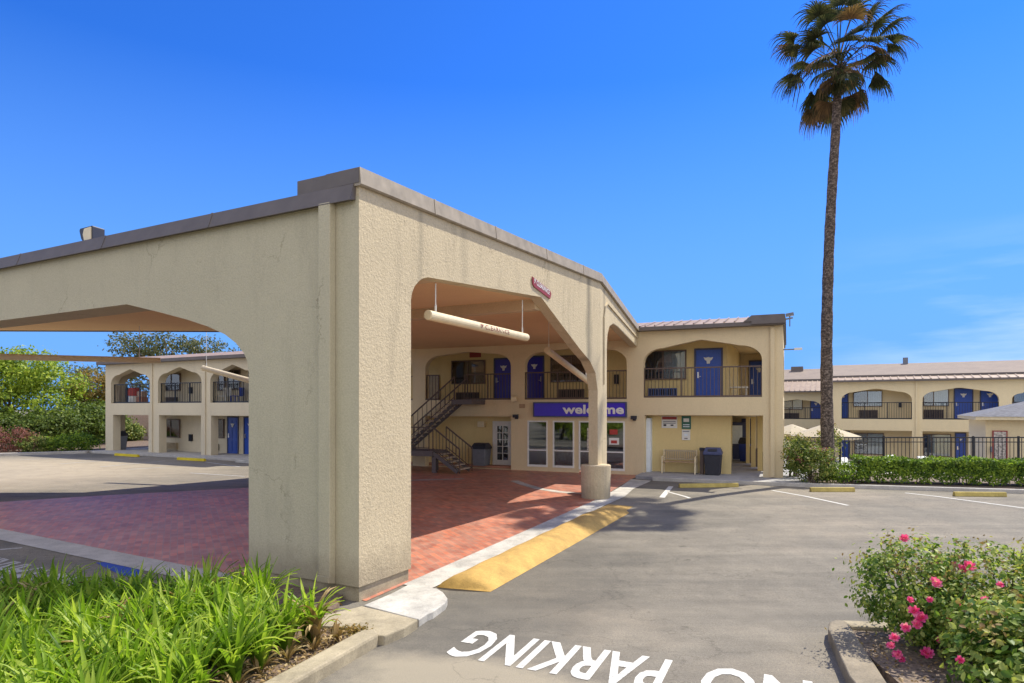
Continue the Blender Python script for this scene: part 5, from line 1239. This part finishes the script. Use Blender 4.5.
for i, (px, Y, rx, rz, z) in enumerate(((-20, 41, 2.6, 1.4, 1.6), (18, 40.5, 2.2, 1.2, 1.45), (50, 41.5, 2.0, 1.3, 1.6), (80, 43.5, 2.0, 1.4, 1.8), (100, 45.5, 1.8, 1.5, 2.0))):
    lab = ['dark evergreen screen shrub at the far left frame edge', 'dark evergreen screen shrub behind the red leaved shrub', 'dark evergreen screen shrub in the middle under the bright tree', 'dark evergreen screen shrub below the orange tinged tree', 'dark evergreen screen shrub touching the far motel wing corner'][i]
    bush('evergreen_shrub', lab, 'shrub', 'dark screen shrubs left of the far wing', (wx(px, Y), Y, 0.35), [(wx(px, Y), Y, z, rx, 1.4, rz)], 'lf_dark', 130, 40, 0.26, 0.19, 20+i, 0.6)
bush('red_shrub', 'reddish purple leaved shrub at the left kerb', 'shrub', None, (wx(8, 37), 37, 0.38), [(wx(5, 37), 37, 0.95, 1.9, 0.9, 0.75)], 'lf_red', 120, 34, 0.16, 0.12, 31, 0.6)
bush('low_shrub', 'low bright green shrub beside the red leaved shrub', 'shrub', 'low shrubs along the left kerb', (wx(37, 37), 37, 0.38), [(wx(37, 37), 37, 0.75, 0.9, 0.8, 0.5)], 'lf_shrub', 70, 34, 0.15, 0.12, 32, 0.6)
bush('low_shrub', 'low dark green shrub row before the far motel wing corner', 'shrub', 'low shrubs along the left kerb', (wx(72, 38), 38, 0.38), [(wx(60, 37.5), 37.5, 0.8, 1.1, 0.8, 0.5), (wx(82, 38.4), 38.4, 0.85, 1.1, 0.8, 0.52)], 'lf_hedge', 120, 34, 0.15, 0.12, 33, 0.6)
bush('garden_shrub', 'green shrub seen through the open ground floor end bay', 'shrub', None, (wx(124, 49), 49, 0.35), [(wx(118, 49), 49, 1.2, 1.2, 1.0, 1.0), (wx(130, 49.5), 49.5, 1.0, 1.0, 1.0, .8)], 'lf_shrub', 160, 36, 0.22, 0.18, 34, 0.6)
tree('eucalyptus_tree', 'tall sparse eucalyptus rising behind the roof of the far wing', 'tree', 'eucalyptus trees behind the left wing', (wx(165, 66), 66, 0.3),
     [(wx(135, 66), 66, 9.6, 3.0, 2.4, 1.5), (wx(165, 66), 66, 9.2, 2.8, 2.4, 1.5), (wx(200, 67), 67, 9.0, 3.2, 2.6, 1.7), (wx(232, 66), 66, 7.5, 2.6, 2.4, 1.8), (wx(130, 66), 66, 7.2, 2.5, 2.2, 1.4), (wx(128, 64), 64, 5.0, 3.0, 2.0, 1.5)], 'lf_euc', 240, 34, 0.42, 0.30, 41, 0.3, 0.2, 0.8, 16)
tree('eucalyptus_tree', 'smaller hazy eucalyptus between the bright tree and the far wing', 'tree', 'eucalyptus trees behind the left wing', (wx(88, 70), 70, 0.3),
     [(wx(78, 70), 70, 6.6, 2.2, 2.0, 1.5), (wx(100, 70), 70, 5.8, 2.2, 2.0, 1.4), (wx(60, 70), 70, 5.4, 1.8, 1.6, 1.2)], 'lf_euc', 55, 28, 0.42, 0.28, 42, 0.2, 0.2, 0.8, 12)
for i, (X_, Y_, r_s) in enumerate(((-26, -6, 3.2), (-33, -14, 4.0), (-20, 2, 2.2))):  # unseen trees, added so the lobby glass has green to reflect
    tree('leafy_tree', ['round green street tree reflected in the lobby glass, middle sized', 'largest green street tree behind the photographer on the left', 'smallest green street tree behind the photographer on the left'][i], 'tree', 'street trees reflected in the lobby windows', (X_, Y_, 0),
         [(X_, Y_, 1.6+r_s*.35, r_s, r_s, r_s*.6), (X_+r_s, Y_-1, 1.2, r_s*.8, r_s*.8, 1.2)], 'lf_bright', 200, 36, r_s*.14, 0.3, 90+i, 0.2)
# clipped hedge (along the kerb)
def hedge(p, q, w, h, z0, label, seed):
    p, q = Vector(p), Vector(q); d = (q-p); L = d.length; d.normalize(); n = Vector((-d.y, d.x)); r_ = np.random.default_rng(seed)
    rt = root('clipped_hedge', ((p.x+q.x)/2, (p.y+q.y)/2, z0), label, 'hedge')
    N_l = int(L*2900); t = r_.uniform(0, L, N_l); face = r_.uniform(0, 1, N_l); u = np.zeros(N_l); v = np.zeros(N_l)
    fr_ = face < 0.42; tp_ = (face >= 0.42) & (face < 0.8); bk = face >= 0.8
    u[fr_] = np.abs(r_.normal(0, .07, fr_.sum())); v[fr_] = r_.uniform(0.12, 1, fr_.sum())*h
    u[tp_] = r_.uniform(0, w, tp_.sum()); v[tp_] = h-np.abs(r_.normal(0, .05, tp_.sum()))
    u[bk] = w-np.abs(r_.normal(0, .07, bk.sum())); v[bk] = r_.uniform(0.15, 1, bk.sum())*h
    wob = 0.05*np.sin(t*2.3)+0.05*np.sin(t*5.1+1)+0.03*np.sin(t*11)
    lowgap = (v < 0.3*h) & (np.sin(t*9)+np.sin(t*4.3) > 0.4)
    k = ~(lowgap & (r_.uniform(0, 1, N_l) < 0.8))
    u = u+np.where(bk, wob, -wob)*0.6; v = v+wob*0.7*(v/h)
    P = np.stack([p.x+d.x*t+n.x*u, p.y+d.y*t+n.y*u, z0+v], 1)[k]
    Nn = np.where(fr_[:, None], np.array([-n.x, -n.y, .35]), np.where(tp_[:, None], np.array([0, 0, 1.0]), np.array([n.x, n.y, .3])))[k]
    leaves('foliage', P, Nn, 0.085, 'lf_hedge', rt, r_, jitter=0.55)
    c = MB(); i0 = [(0.13, 0.42), (w-.13, 0.42), (w-.1, h-.10), (.1, h-.10)]
    c.prism(i0, [], lambda a, b_: (p.x+n.x*a+d.x*.1, p.y+n.y*a+d.y*.1, z0+b_), lambda a, b_: (q.x+n.x*a-d.x*.1, q.y+n.y*a-d.y*.1, z0+b_)); c.build('dense_core', 'lf_dark', rt, world=True)
    s_ = MB(); rr = random.Random(seed)
    for i in range(int(L*3.0)):
        t_ = rr.uniform(.2, L-.2); a = rr.uniform(.25, w-.25); b0 = p+d*t_+n*a; s_.tube([(b0.x, b0.y, z0-.03), (b0.x+rr.uniform(-.12, .12), b0.y, z0+.5)], 0.018, 5)
    s_.build('stems', 'bark', rt, world=True)
hedge((wx(862, 21.3), 21.3), (26.5, 18.3), 1.25, 0.82, FZ-.03, 'long clipped green hedge along the parking kerb', 51)
bush('rounded_shrub', 'small bright green shrub at the left end of the clipped hedge', 'shrub', None, (wx(846, 21.6), 21.6, FZ-.03), [(wx(847, 21.6), 21.6, 0.68, 0.62, 0.5, 0.42)], 'lf_hedge', 70, 34, 0.1, 0.085, 52, 0.6)
bush('flowering_shrub', 'tall mixed green and reddish shrub in front of the palm base', 'shrub', None, (wx(812, 21.7), 21.7, FZ-.03), [(wx(815, 21.6), 21.6, 1.0, 0.68, 0.6, 0.62), (wx(803, 21.9), 21.9, 1.35, 0.5, 0.5, 0.5)], 'lf_shrub', 150, 36, 0.12, 0.085, 53, 0.6, ('lf_red', 0.12))
bush('pale_shrub', 'pale loose shrub between the lobby wing corner and the palm', 'shrub', None, (wx(794, 23.4), 23.4, FZ-.03), [(wx(795, 23.4), 23.4, 1.25, 0.55, 0.5, 0.75)], 'lf_shrub', 70, 26, 0.13, 0.085, 54, 0.4, ('lf_rosetip', 0.5))
bush('pale_shrub', 'pale airy shrub twined round the lower palm trunk', 'shrub', None, (wx(833, 23.4), 23.4, FZ-.03), [(wx(829, 23.3), 23.3, 1.6, 0.4, 0.4, 0.75)], 'lf_shrub', 40, 24, 0.12, 0.085, 55, 0.4, ('lf_rosetip', 0.4))

# agapanthus-like strap-leaved clumps in the near planter
def strap_clump(seed, n=60, dead=False):
    r_ = random.Random(seed); vs = []; fs = []; rn = []
    for i in range(n):
        az = r_.uniform(0, 2*math.pi); L = r_.uniform(.45, .86); w = r_.uniform(.018, .034); lean = r_.uniform(.15, 1.15); b0 = r_.uniform(0, .07)
        if dead: L *= .6; lean += .5
        x, y, z = b0*math.cos(az+1), b0*math.sin(az+1), -.02; ang = math.pi/2-lean*.25; tw = r_.uniform(-.5, .5); k = 7; v0 = len(vs); q = r_.random()
        for j in range(k+1):
            t = j/k; ww = w*(0.6+.4*math.sin(math.pi*min(1, t*1.3)))*(1 if t < .8 else max(.05, (1-t)/.2)); a2 = az+tw*t
            nx, ny = -math.sin(a2), math.cos(a2); keel = -0.3*w
            vs += [(x+nx*ww, y+ny*ww, z), (x, y, z+keel), (x-nx*ww, y-ny*ww, z)]; rn += [q]*3
            x += math.cos(ang)*math.cos(a2)*L/k; y += math.cos(ang)*math.sin(a2)*L/k; z += math.sin(ang)*L/k; ang -= lean*(.10+.42*t)
        for j in range(k):
            a = v0+j*3; fs += [(a, a+1, a+4, a+3), (a+1, a+2, a+5, a+4)]
    me = bpy.data.meshes.new('leaves'); me.from_pydata(vs, [], fs); at = me.attributes.new('rnd', 'FLOAT', 'POINT'); at.data.foreach_set('value', rn)
    me.polygons.foreach_set('use_smooth', [True]*len(me.polygons)); me.materials.append(M['lf_dead' if dead else 'lf_strap']); return me
variants = [strap_clump(100+i) for i in range(6)]; deadm = strap_clump(200, 16, True)
pts = []; rr = random.Random(5); tries = 0
kerbdir = kd
def in_bed(x, y):
    # left of the kerb, in front of the pillar
    rel = Vector((x, y))-k0; return rel.dot(kn) > 0.55 and x > -7.9 and y > 5.2 and y < 8.7+0.0*x and (y < 9.05+ (x+5.2)*0.35 if x < -5.2 else y < 8.75)
while len(pts) < 150 and tries < 14000:
    tries += 1; x = rr.uniform(-7.9, -1.6); y = rr.uniform(5.1, 8.9)
    if (Vector((x, y))-Vector(cp(0, 0))).length < 1.15: continue
    if x > -3.3 and y > 7.9: continue
    if in_bed(x, y) and all((x-a)**2+(y-b_)**2 > 0.33**2 for a, b_ in pts): pts.append((x, y))
for (x, y) in pts:
    o = bpy.data.objects.new('strap_leaf_plant', rr.choice(variants)); COL.objects.link(o)
    s_ = rr.uniform(.88, 1.12); o.location = (x, y, .09); o.rotation_euler = (rr.uniform(-.1, .1), rr.uniform(-.1, .1), rr.uniform(0, 6.28)); o.scale = (s_, s_, s_)
    tag(o, 'bright green strap leaved plant in the front left planter', 'plant', 'strap leaved plants filling the front left planter')
for i, t_ in enumerate((0.25, 0.6, 0.95, 1.35, 1.8)):
    b0 = k0-kd*t_+kn*(0.52+rr.uniform(-.06, .08)); o = bpy.data.objects.new('dry_leaf_tuft', deadm); COL.objects.link(o)
    o.location = (b0.x, b0.y, .09); o.rotation_euler = (0, 0, rr.uniform(0, 6)); o.scale = (.75, .75, .6)
    tag(o, 'dry brown leaf tuft along the near planter kerb', 'plant', 'dry tufts inside the planter kerb')
for i in range(16):
    x, y = pts[(i*9+3) % len(pts)]; o = bpy.data.objects.new('dry_leaf_tuft', deadm); COL.objects.link(o)
    o.location = (x+.06, y-.05, .16); o.rotation_euler = (0, 0, rr.uniform(0, 6)); o.scale = (1.25, 1.25, 1.5)
    tag(o, 'yellowed dying leaves standing among the bright strap leaved plants', 'plant', 'yellowed tufts among the strap leaved plants')
# litter on the soil
P = []; 
for i in range(900):
    t_ = rr.uniform(-.1, 2.2); b0 = k0-kd*t_+kn*rr.uniform(.3, 1.0); P.append((b0.x, b0.y, .095+rr.uniform(0, .02)))
P = np.array(P); lt_ = leaves('dry_leaf_litter', P, np.tile(np.array([0, 0, 1.0]), (len(P), 1)), 0.05, 'lf_dead', None, rng, jitter=.5); lt_['kind'] = 'stuff'
P = np.stack([rng.uniform(3.9, 8, 1500), rng.uniform(5.3, 8.0, 1500), rng.uniform(.105, .13, 1500)], 1)
lt_ = leaves('mulch_litter', P, np.tile(np.array([0, 0, 1.0]), (len(P), 1)), 0.045, 'lf_dead', None, rng, jitter=.5); lt_['kind'] = 'stuff'

P = []
for i in range(420):
    c_ = on_ground(rr.gauss(356, 8), rr.gauss(630, 2.2), .12); P.append((c_[0], c_[1], .10+rr.uniform(0, .05)))
lt_ = leaves('orange_moss', np.array(P), np.tile(np.array([0, 0, 1.0]), (len(P), 1)), 0.035, 'lf_orange', None, rng, jitter=.6); lt_['kind'] = 'stuff'
# rose bushes
def ray_hit(px, py, ells):
    d = np.array([(px-CX)/FPX, 1.0, (HOR-py)/FPX]); o = np.array([0, 0, CAMH]); best = None
    for e in ells:
        c = np.array(e[:3]); r = np.array(e[3:]); od = (o-c)/r; dd = d/r; A = dd@dd; B = 2*od@dd; C_2 = od@od-1; disc = B*B-4*A*C_2
        if disc > 0:
            t = (-B-math.sqrt(disc))/(2*A)
            if best is None or t < best: best = t
    return o+d*(best if best else 7.0)
def rose(label, base, ells, seed, n, lsize, flowers):
    r_ = np.random.default_rng(seed); rt = root('rose_bush', base, label, 'rose bush', 'rose bushes in the front right planter')
    P, Nn = clumps(r_, ells, n, 30, 0.085, 0.62); k = P[:, 2] > .14; leaves('foliage', P[k], Nn[k], lsize, 'lf_rose', rt, r_, tmpl=OVAL, jitter=.5)
    P, Nn = clumps(r_, ells, int(n*.42), 16, 0.06, 0.98); k = P[:, 2] > ells[0][2]+.12; P = P[k]; P[:, 2] += r_.uniform(0, .13, len(P))**1.0; leaves('young_foliage', P, Nn[k], lsize*.75, 'lf_rosetip', rt, r_, tmpl=OVAL)
    st = MB(); q = random.Random(seed)
    for i in range(26):
        e = ells[i % len(ells)]; a = q.uniform(0, 6.28); rr_ = q.uniform(.3, 1.0)
        tx, ty = e[0]+e[3]*rr_*math.cos(a)*.95, e[1]+e[4]*rr_*math.sin(a)*.95; tz = e[2]+e[5]*math.sqrt(max(0, 1-rr_**2))+q.uniform(-.06, .03)
        st.tube([(base[0]+(tx-base[0])*.2, base[1]+(ty-base[1])*.2, base[2]-.02), (base[0]+(tx-base[0])*.6, base[1]+(ty-base[1])*.6, base[2]+(tz-base[2])*.6), (tx, ty, tz)], [.012, .009, .004], 5)
    st.build('stems', 'bark', rt, world=True)
    for px, py, s_ in flowers:
        s_ = s_*.78; c = ray_hit(px, py, ells); m = MB(); vs = []; fs = []; rn = []
        for ring, (cnt, rad, tilt) in enumerate(((5, .35, .35), (7, .7, .75), (8, 1.0, 1.15))):
            for j in range(cnt):
                a = 2*math.pi*(j+.5*ring)/cnt+q.uniform(-.2, .2); o_ = Vector((math.cos(a), math.sin(a), 0)); up = Vector((0, 0, 1)); sd = Vector((-math.sin(a), math.cos(a), 0)); R_s = s_*rad
                d_ = (o_*math.sin(tilt)+up*math.cos(tilt)); b0 = o_*R_s*.15; v0 = len(vs)
                tip = b0+d_*s_*(.75+.2*ring/2)
                vs += [b0, b0+d_*s_*.45+sd*s_*.34, tip+sd*s_*.16+up*.0, tip-sd*s_*.16, b0+d_*s_*.45-sd*s_*.34, b0+d_*s_*.5-up*s_*.10]; rn += [q.random()]*6
                fs += [(v0, v0+1, v0+5), (v0+1, v0+2, v0+5), (v0+2, v0+3, v0+5), (v0+3, v0+4, v0+5), (v0+4, v0, v0+5)]
        view = Vector((-c[0], -c[1], CAMH-c[2])).normalized(); rot = Vector((0, 0, 1)).rotation_difference((view+Vector((q.uniform(-.5, .5), q.uniform(-.3, .3), .6))).normalized())
        me = bpy.data.meshes.new('flower'); me.from_pydata([tuple(rot @ v) for v in vs], [], fs); at = me.attributes.new('rnd', 'FLOAT', 'POINT'); at.data.foreach_set('value', rn); me.materials.append(M['petal'])
        f = bpy.data.objects.new('flower', me); COL.objects.link(f); f.parent = rt
        cc = Vector(c)+view*0.04; f.location = cc-Vector(base)
eA = [(4.80, 7.70, 0.74, 0.60, 0.52, 0.58), (5.0, 7.25, 0.55, 0.62, 0.5, 0.46)]
eB = [(5.65, 7.65, 0.66, 0.75, 0.6, 0.62), (6.4, 7.5, 0.68, 0.7, 0.6, 0.60), (5.9, 7.0, .6, .7, .5, .55)]
eC = [(5.2, 6.45, 0.52, 0.72, 0.6, 0.46), (5.9, 6.4, 0.6, 0.7, 0.6, 0.55), (4.75, 6.0, .36, .55, .45, .34), (5.3, 5.8, .45, .7, .5, .42)]
rose('rose bush with loose reddish tips nearest the kerb corner', (4.85, 7.55, .1), eA, 61, 230, .058, ((904.5, 539, .075), (937, 584, .07), (934, 581, .06)))
rose('rose bush at the back right of the front planter', (6.0, 7.65, .1), eB, 62, 310, .060, ((968.8, 567, .09), (962, 569, .07), (954, 565, .05), (1018, 612, .05)))
rose('large leaved rose bush in the front of the right planter', (5.4, 6.35, .1), eC, 63, 360, .088,
     ((910, 600, .05), (930, 600, .045), (958, 606, .05), (985, 600, .05), (940, 640, .05), (960, 660, .05), (1000, 585, .05), (914, 611, .075), (921, 618, .085), (917, 625, .07), (905.8, 628, .07), (894.5, 638, .07), (891, 646, .06), (897.8, 655, .07), (902, 660, .05), (927.3, 653.5, .085), (948.7, 619, .045)))

# ------------------------------------------------------------------ palm
def palm():
    bx, by = 11.25, 22.75; bz_ = FZ-.03
    rt = root('palm_tree', (bx, by, bz_), 'tall fan palm with slender trunk rising behind the parking kerb', 'palm tree')
    pts = []; rs = []; n = 70; topz = 15.1
    for i in range(n+1):
        t = i/n; z = bz_-.1+(topz-bz_+.1)*t; x = bx-0.10*math.sin(math.pi*min(1, t*1.2))+0.42*t*t; pts.append((x, by+.1*t, z))
        r = 0.222-0.080*t+.10*math.exp(-t*22); r *= 1+0.035*math.sin(i*2.1)+0.03*math.sin(i*.77); rs.append(r)
    MB().tube(pts, rs, 14).build('trunk', 'trunk', rt, smooth=True, world=True)
    q = random.Random(9); cx_, cy_, cz_ = pts[-1]
    bt = MB()                                       # cut leaf bases under the crown
    for i in range(60):
        a = i*2.4; z = cz_-.1-1.0*(i/60.0); o_ = Vector((math.cos(a), math.sin(a), 0)); p_ = Vector((cx_, cy_, z))+o_*.14
        bt.bar(p_, p_+o_*.10+Vector((0, 0, .16)), .05, .02)
    bt.build('leaf_bases', 'trunk', rt, world=True)
    def frond(az, el, L, fan, dry, droopf):
        vs = []; fs = []; rn = []; o_ = Vector((math.cos(az), math.sin(az), 0)); p_ = Vector((cx_, cy_, cz_))+Vector((0, 0, q.uniform(-.25, .45))); d = (o_*math.cos(el)+Vector((0, 0, 1))*math.sin(el)).normalized()
        path = [p_.copy()]
        for j in range(5):
            p_ = p_+d*L/5; d = (d+Vector((0, 0, -.11*droopf))).normalized(); path.append(p_.copy())
        side_ = d.cross(Vector((0, 0, 1))); side_ = side_.normalized() if side_.length > .05 else Vector((-o_.y, o_.x, 0)); nrm = side_.cross(d).normalized()
        for j in range(5):                          # petiole as a flat strip with an edge
            a, b_ = path[j], path[j+1]; w = .028-.003*j; v0 = len(vs); vs += [a+side_*w, a-side_*w, b_-side_*w, b_+side_*w, (a+b_)/2-nrm*.02]; rn += [.35]*5; fs += [(v0, v0+1, v0+2, v0+3)]
        m_ = 28
        for k in range(m_):
            th = (k/(m_-1)-.5)*R(190); ll = fan*(1-.28*abs(th)/R(107))*q.uniform(.88, 1.08); dd = (d*math.cos(th)+side_*math.sin(th)).normalized(); w = .030; pp = path[-1].copy()-d*.05; v0 = len(vs); tone = q.random()*(.7)+(.0)
            dj = dd+nrm*(.10*math.cos(th*1.0)); dj.normalize(); kseg = 6
            for s_ in range(kseg+1):
                t = s_/kseg; ww = w*(.35+1.6*t if t < .4 else max(.04, 1.0*(1-t)/.6)); sd = dj.cross(nrm); sd = sd.normalized() if sd.length > .01 else side_
                vs += [pp+sd*ww, pp-nrm*.012, pp-sd*ww]; rn += [tone]*3
                pp = pp+dj*ll/kseg; dj = (dj+Vector((0, 0, -1))*droopf*(.10+(1.15 if t > .3 else .25)*t*q.uniform(.3, 1.9))).normalized()
            for s_ in range(kseg): a = v0+3*s_; fs += [(a, a+1, a+4, a+3), (a+1, a+2, a+5, a+4)]
        me = bpy.data.meshes.new('frond'); off = Vector(rt.location); me.from_pydata([tuple(v-off) for v in vs], [], fs); at = me.attributes.new('rnd', 'FLOAT', 'POINT'); at.data.foreach_set('value', rn)
        me.materials.append(M['lf_palmdry' if dry else 'lf_palm']); o = bpy.data.objects.new('frond', me); COL.objects.link(o); o.parent = rt
    # upright, spreading and hanging fronds (azimuth, elevation)
    for az, el, L, fan, dr_ in ((18, 50, 2.7, 1.2, .45), (75, 80, 1.5, 1.1, .7), (150, 70, 1.3, 1.1, .9), (255, 76, 1.7, 1.1, .8), (330, 60, 1.6, 1.1, .8), (110, 62, 1.5, 1.1, .8), (200, 66, 1.2, 1.1, .9), (290, 68, 1.4, 1.0, .9), (0, 40, 2.1, 1.1, .7), (35, 62, 2.0, 1.1, .7), (170, 45, 1.9, 1.1, .9), (215, 50, 1.8, 1.1, .9)):
        frond(R(az), R(el), L, fan, False, dr_)
    for i in range(19):
        frond(R(i*19+q.uniform(-9, 9)), R(q.uniform(10, 48)), q.uniform(1.1, 2.0), q.uniform(.9, 1.2), i % 6 == 2, q.uniform(.8, 1.2))
    for i in range(16):
        frond(R(i*360/16+q.uniform(-12, 12)), R(q.uniform(-35, 5)), q.uniform(1.0, 1.9), q.uniform(.8, 1.1), i % 4 == 1, 1.1)
    for i in range(8):
        frond(R(i*45+q.uniform(-20, 20)), R(q.uniform(-70, -42)), q.uniform(.9, 1.5), q.uniform(.7, .95), i % 2 == 0, 1.0)
    # dangling old flower stalks
    st = MB()
    for i in range(16):
        a = q.uniform(0, 6.28); o_ = Vector((math.cos(a), math.sin(a), 0)); p_ = Vector((cx_, cy_, cz_)); L = q.uniform(1.2, 1.9)
        st.tube([p_, p_+o_*L*.5+Vector((0, 0, .25)), p_+o_*L*.9+Vector((0, 0, -.3)), p_+o_*L+Vector((0, 0, -1.1))], [.02, .015, .012, .008], 5)
    st.build('flower_stalks', 'lf_palmdry', rt, world=True)
palm()

# ------------------------------------------------------------------ light, sky, camera
SUN_AZ = Vector((0.815, 0.58)).normalized(); SUN_EL = R(53)
world = bpy.data.worlds.new('World'); SC.world = world; world.use_nodes = True
nt = world.node_tree; nt.nodes.clear()
out = nt.nodes.new('ShaderNodeOutputWorld'); bg = nt.nodes.new('ShaderNodeBackground'); sky = nt.nodes.new('ShaderNodeTexSky')
sky.sky_type = 'NISHITA'; sky.sun_disc = False; sky.sun_elevation = SUN_EL; sky.sun_rotation = math.atan2(SUN_AZ.x, SUN_AZ.y)
sky.altitude = 0; sky.air_density = 1.0; sky.dust_density = 0.3; sky.ozone_density = 5.0
bg.inputs['Strength'].default_value = 0.15
# thin cirrus low on the right
tc = nt.nodes.new('ShaderNodeTexCoord'); mp = nt.nodes.new('ShaderNodeMapping'); mp.inputs['Scale'].default_value = (1.0, 1.0, 6.5); mp.inputs['Rotation'].default_value = (0, R(14), 0)
nt.links.new(tc.outputs['Generated'], mp.inputs['Vector'])
nz = nt.nodes.new('ShaderNodeTexNoise'); nz.inputs['Scale'].default_value = 2.2; nz.inputs['Detail'].default_value = 7; nz.inputs['Roughness'].default_value = 0.55
nt.links.new(mp.outputs[0], nz.inputs['Vector'])
sx = nt.nodes.new('ShaderNodeSeparateXYZ'); nt.links.new(tc.outputs['Generated'], sx.inputs[0])
cr_ = ramp(nt, nz.outputs[0], [(0.38, (0, 0, 0)), (0.66, (1, 1, 1))])
lowm = ramp(nt, sx.outputs['Z'], [(0.0, (1, 1, 1)), (0.10, (.9, .9, .9)), (0.24, (0, 0, 0))])
rgt = ramp(nt, sx.outputs['X'], [(0.40, (0, 0, 0)), (0.66, (1, 1, 1))])
def mul(a, b_):
    n = nt.nodes.new('ShaderNodeMath'); n.operation = 'MULTIPLY'; nt.links.new(a, n.inputs[0])
    if hasattr(b_, 'links'): nt.links.new(b_, n.inputs[1])
    else: n.inputs[1].default_value = b_
    return n.outputs[0]
cf = mul(mul(mul(cr_.outputs[0], lowm.outputs[0]), rgt.outputs[0]), 0.8)
tint = mixc(nt, 1.0, sky.outputs[0], (0.10, 0.31, 0.68), 'MULTIPLY')
haze_band = ramp(nt, sx.outputs['Z'], [(0.0, (0.95, 0.95, 0.95)), (0.10, (0.85, 0.85, 0.85)), (0.22, (0.6, 0.6, 0.6)), (0.45, (0, 0, 0))])
tint = mixc(nt, haze_band.outputs[0], tint, (0.62, 1.50, 3.35))
cl_front = mixc(nt, cf, tint, (3.6, 4.0, 4.4))
# broken white cloud added behind the camera to brighten the shaded walls
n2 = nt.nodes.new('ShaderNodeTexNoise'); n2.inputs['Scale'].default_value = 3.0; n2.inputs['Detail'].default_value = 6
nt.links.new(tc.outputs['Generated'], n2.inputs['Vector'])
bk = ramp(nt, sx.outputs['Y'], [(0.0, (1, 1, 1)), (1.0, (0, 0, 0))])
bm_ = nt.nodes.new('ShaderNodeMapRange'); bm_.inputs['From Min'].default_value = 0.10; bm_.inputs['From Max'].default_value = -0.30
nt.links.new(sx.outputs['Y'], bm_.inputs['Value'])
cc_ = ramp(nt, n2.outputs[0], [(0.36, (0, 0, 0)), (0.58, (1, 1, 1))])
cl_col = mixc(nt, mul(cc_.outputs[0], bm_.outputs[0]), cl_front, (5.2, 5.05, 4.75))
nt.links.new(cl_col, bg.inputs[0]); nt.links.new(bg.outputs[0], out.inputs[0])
sl = bpy.data.lights.new('sun', 'SUN'); sl.energy = 3.0; sl.angle = R(0.5); sl.color = (1.0, 0.94, 0.80)
so_ = bpy.data.objects.new('sun', sl); COL.objects.link(so_)
dirv = Vector((-SUN_AZ.x*math.cos(SUN_EL), -SUN_AZ.y*math.cos(SUN_EL), -math.sin(SUN_EL)))
so_.rotation_euler = dirv.to_track_quat('-Z', 'Y').to_euler(); so_.location = (20, 15, 30)
cam = bpy.data.cameras.new('camera'); co = bpy.data.objects.new('camera', cam); COL.objects.link(co)
co.location = (0, 0, CAMH); co.rotation_euler = (R(90), 0, 0)
cam.sensor_width = 36; cam.lens = 36*FPX/1024; cam.shift_x = 0; cam.shift_y = (HOR-341.5)/1024; cam.clip_start = 0.1; cam.clip_end = 3000
SC.camera = co
vs_ = SC.view_settings; vs_.view_transform = 'Standard'; vs_.look = 'None'; vs_.exposure = 1.08; vs_.gamma = 1.0; vs_.use_curve_mapping = False
SC.render.resolution_x = 1024; SC.render.resolution_y = 683
SC.cycles.max_bounces = 8; SC.cycles.diffuse_bounces = 5; SC.cycles.transparent_max_bounces = 12
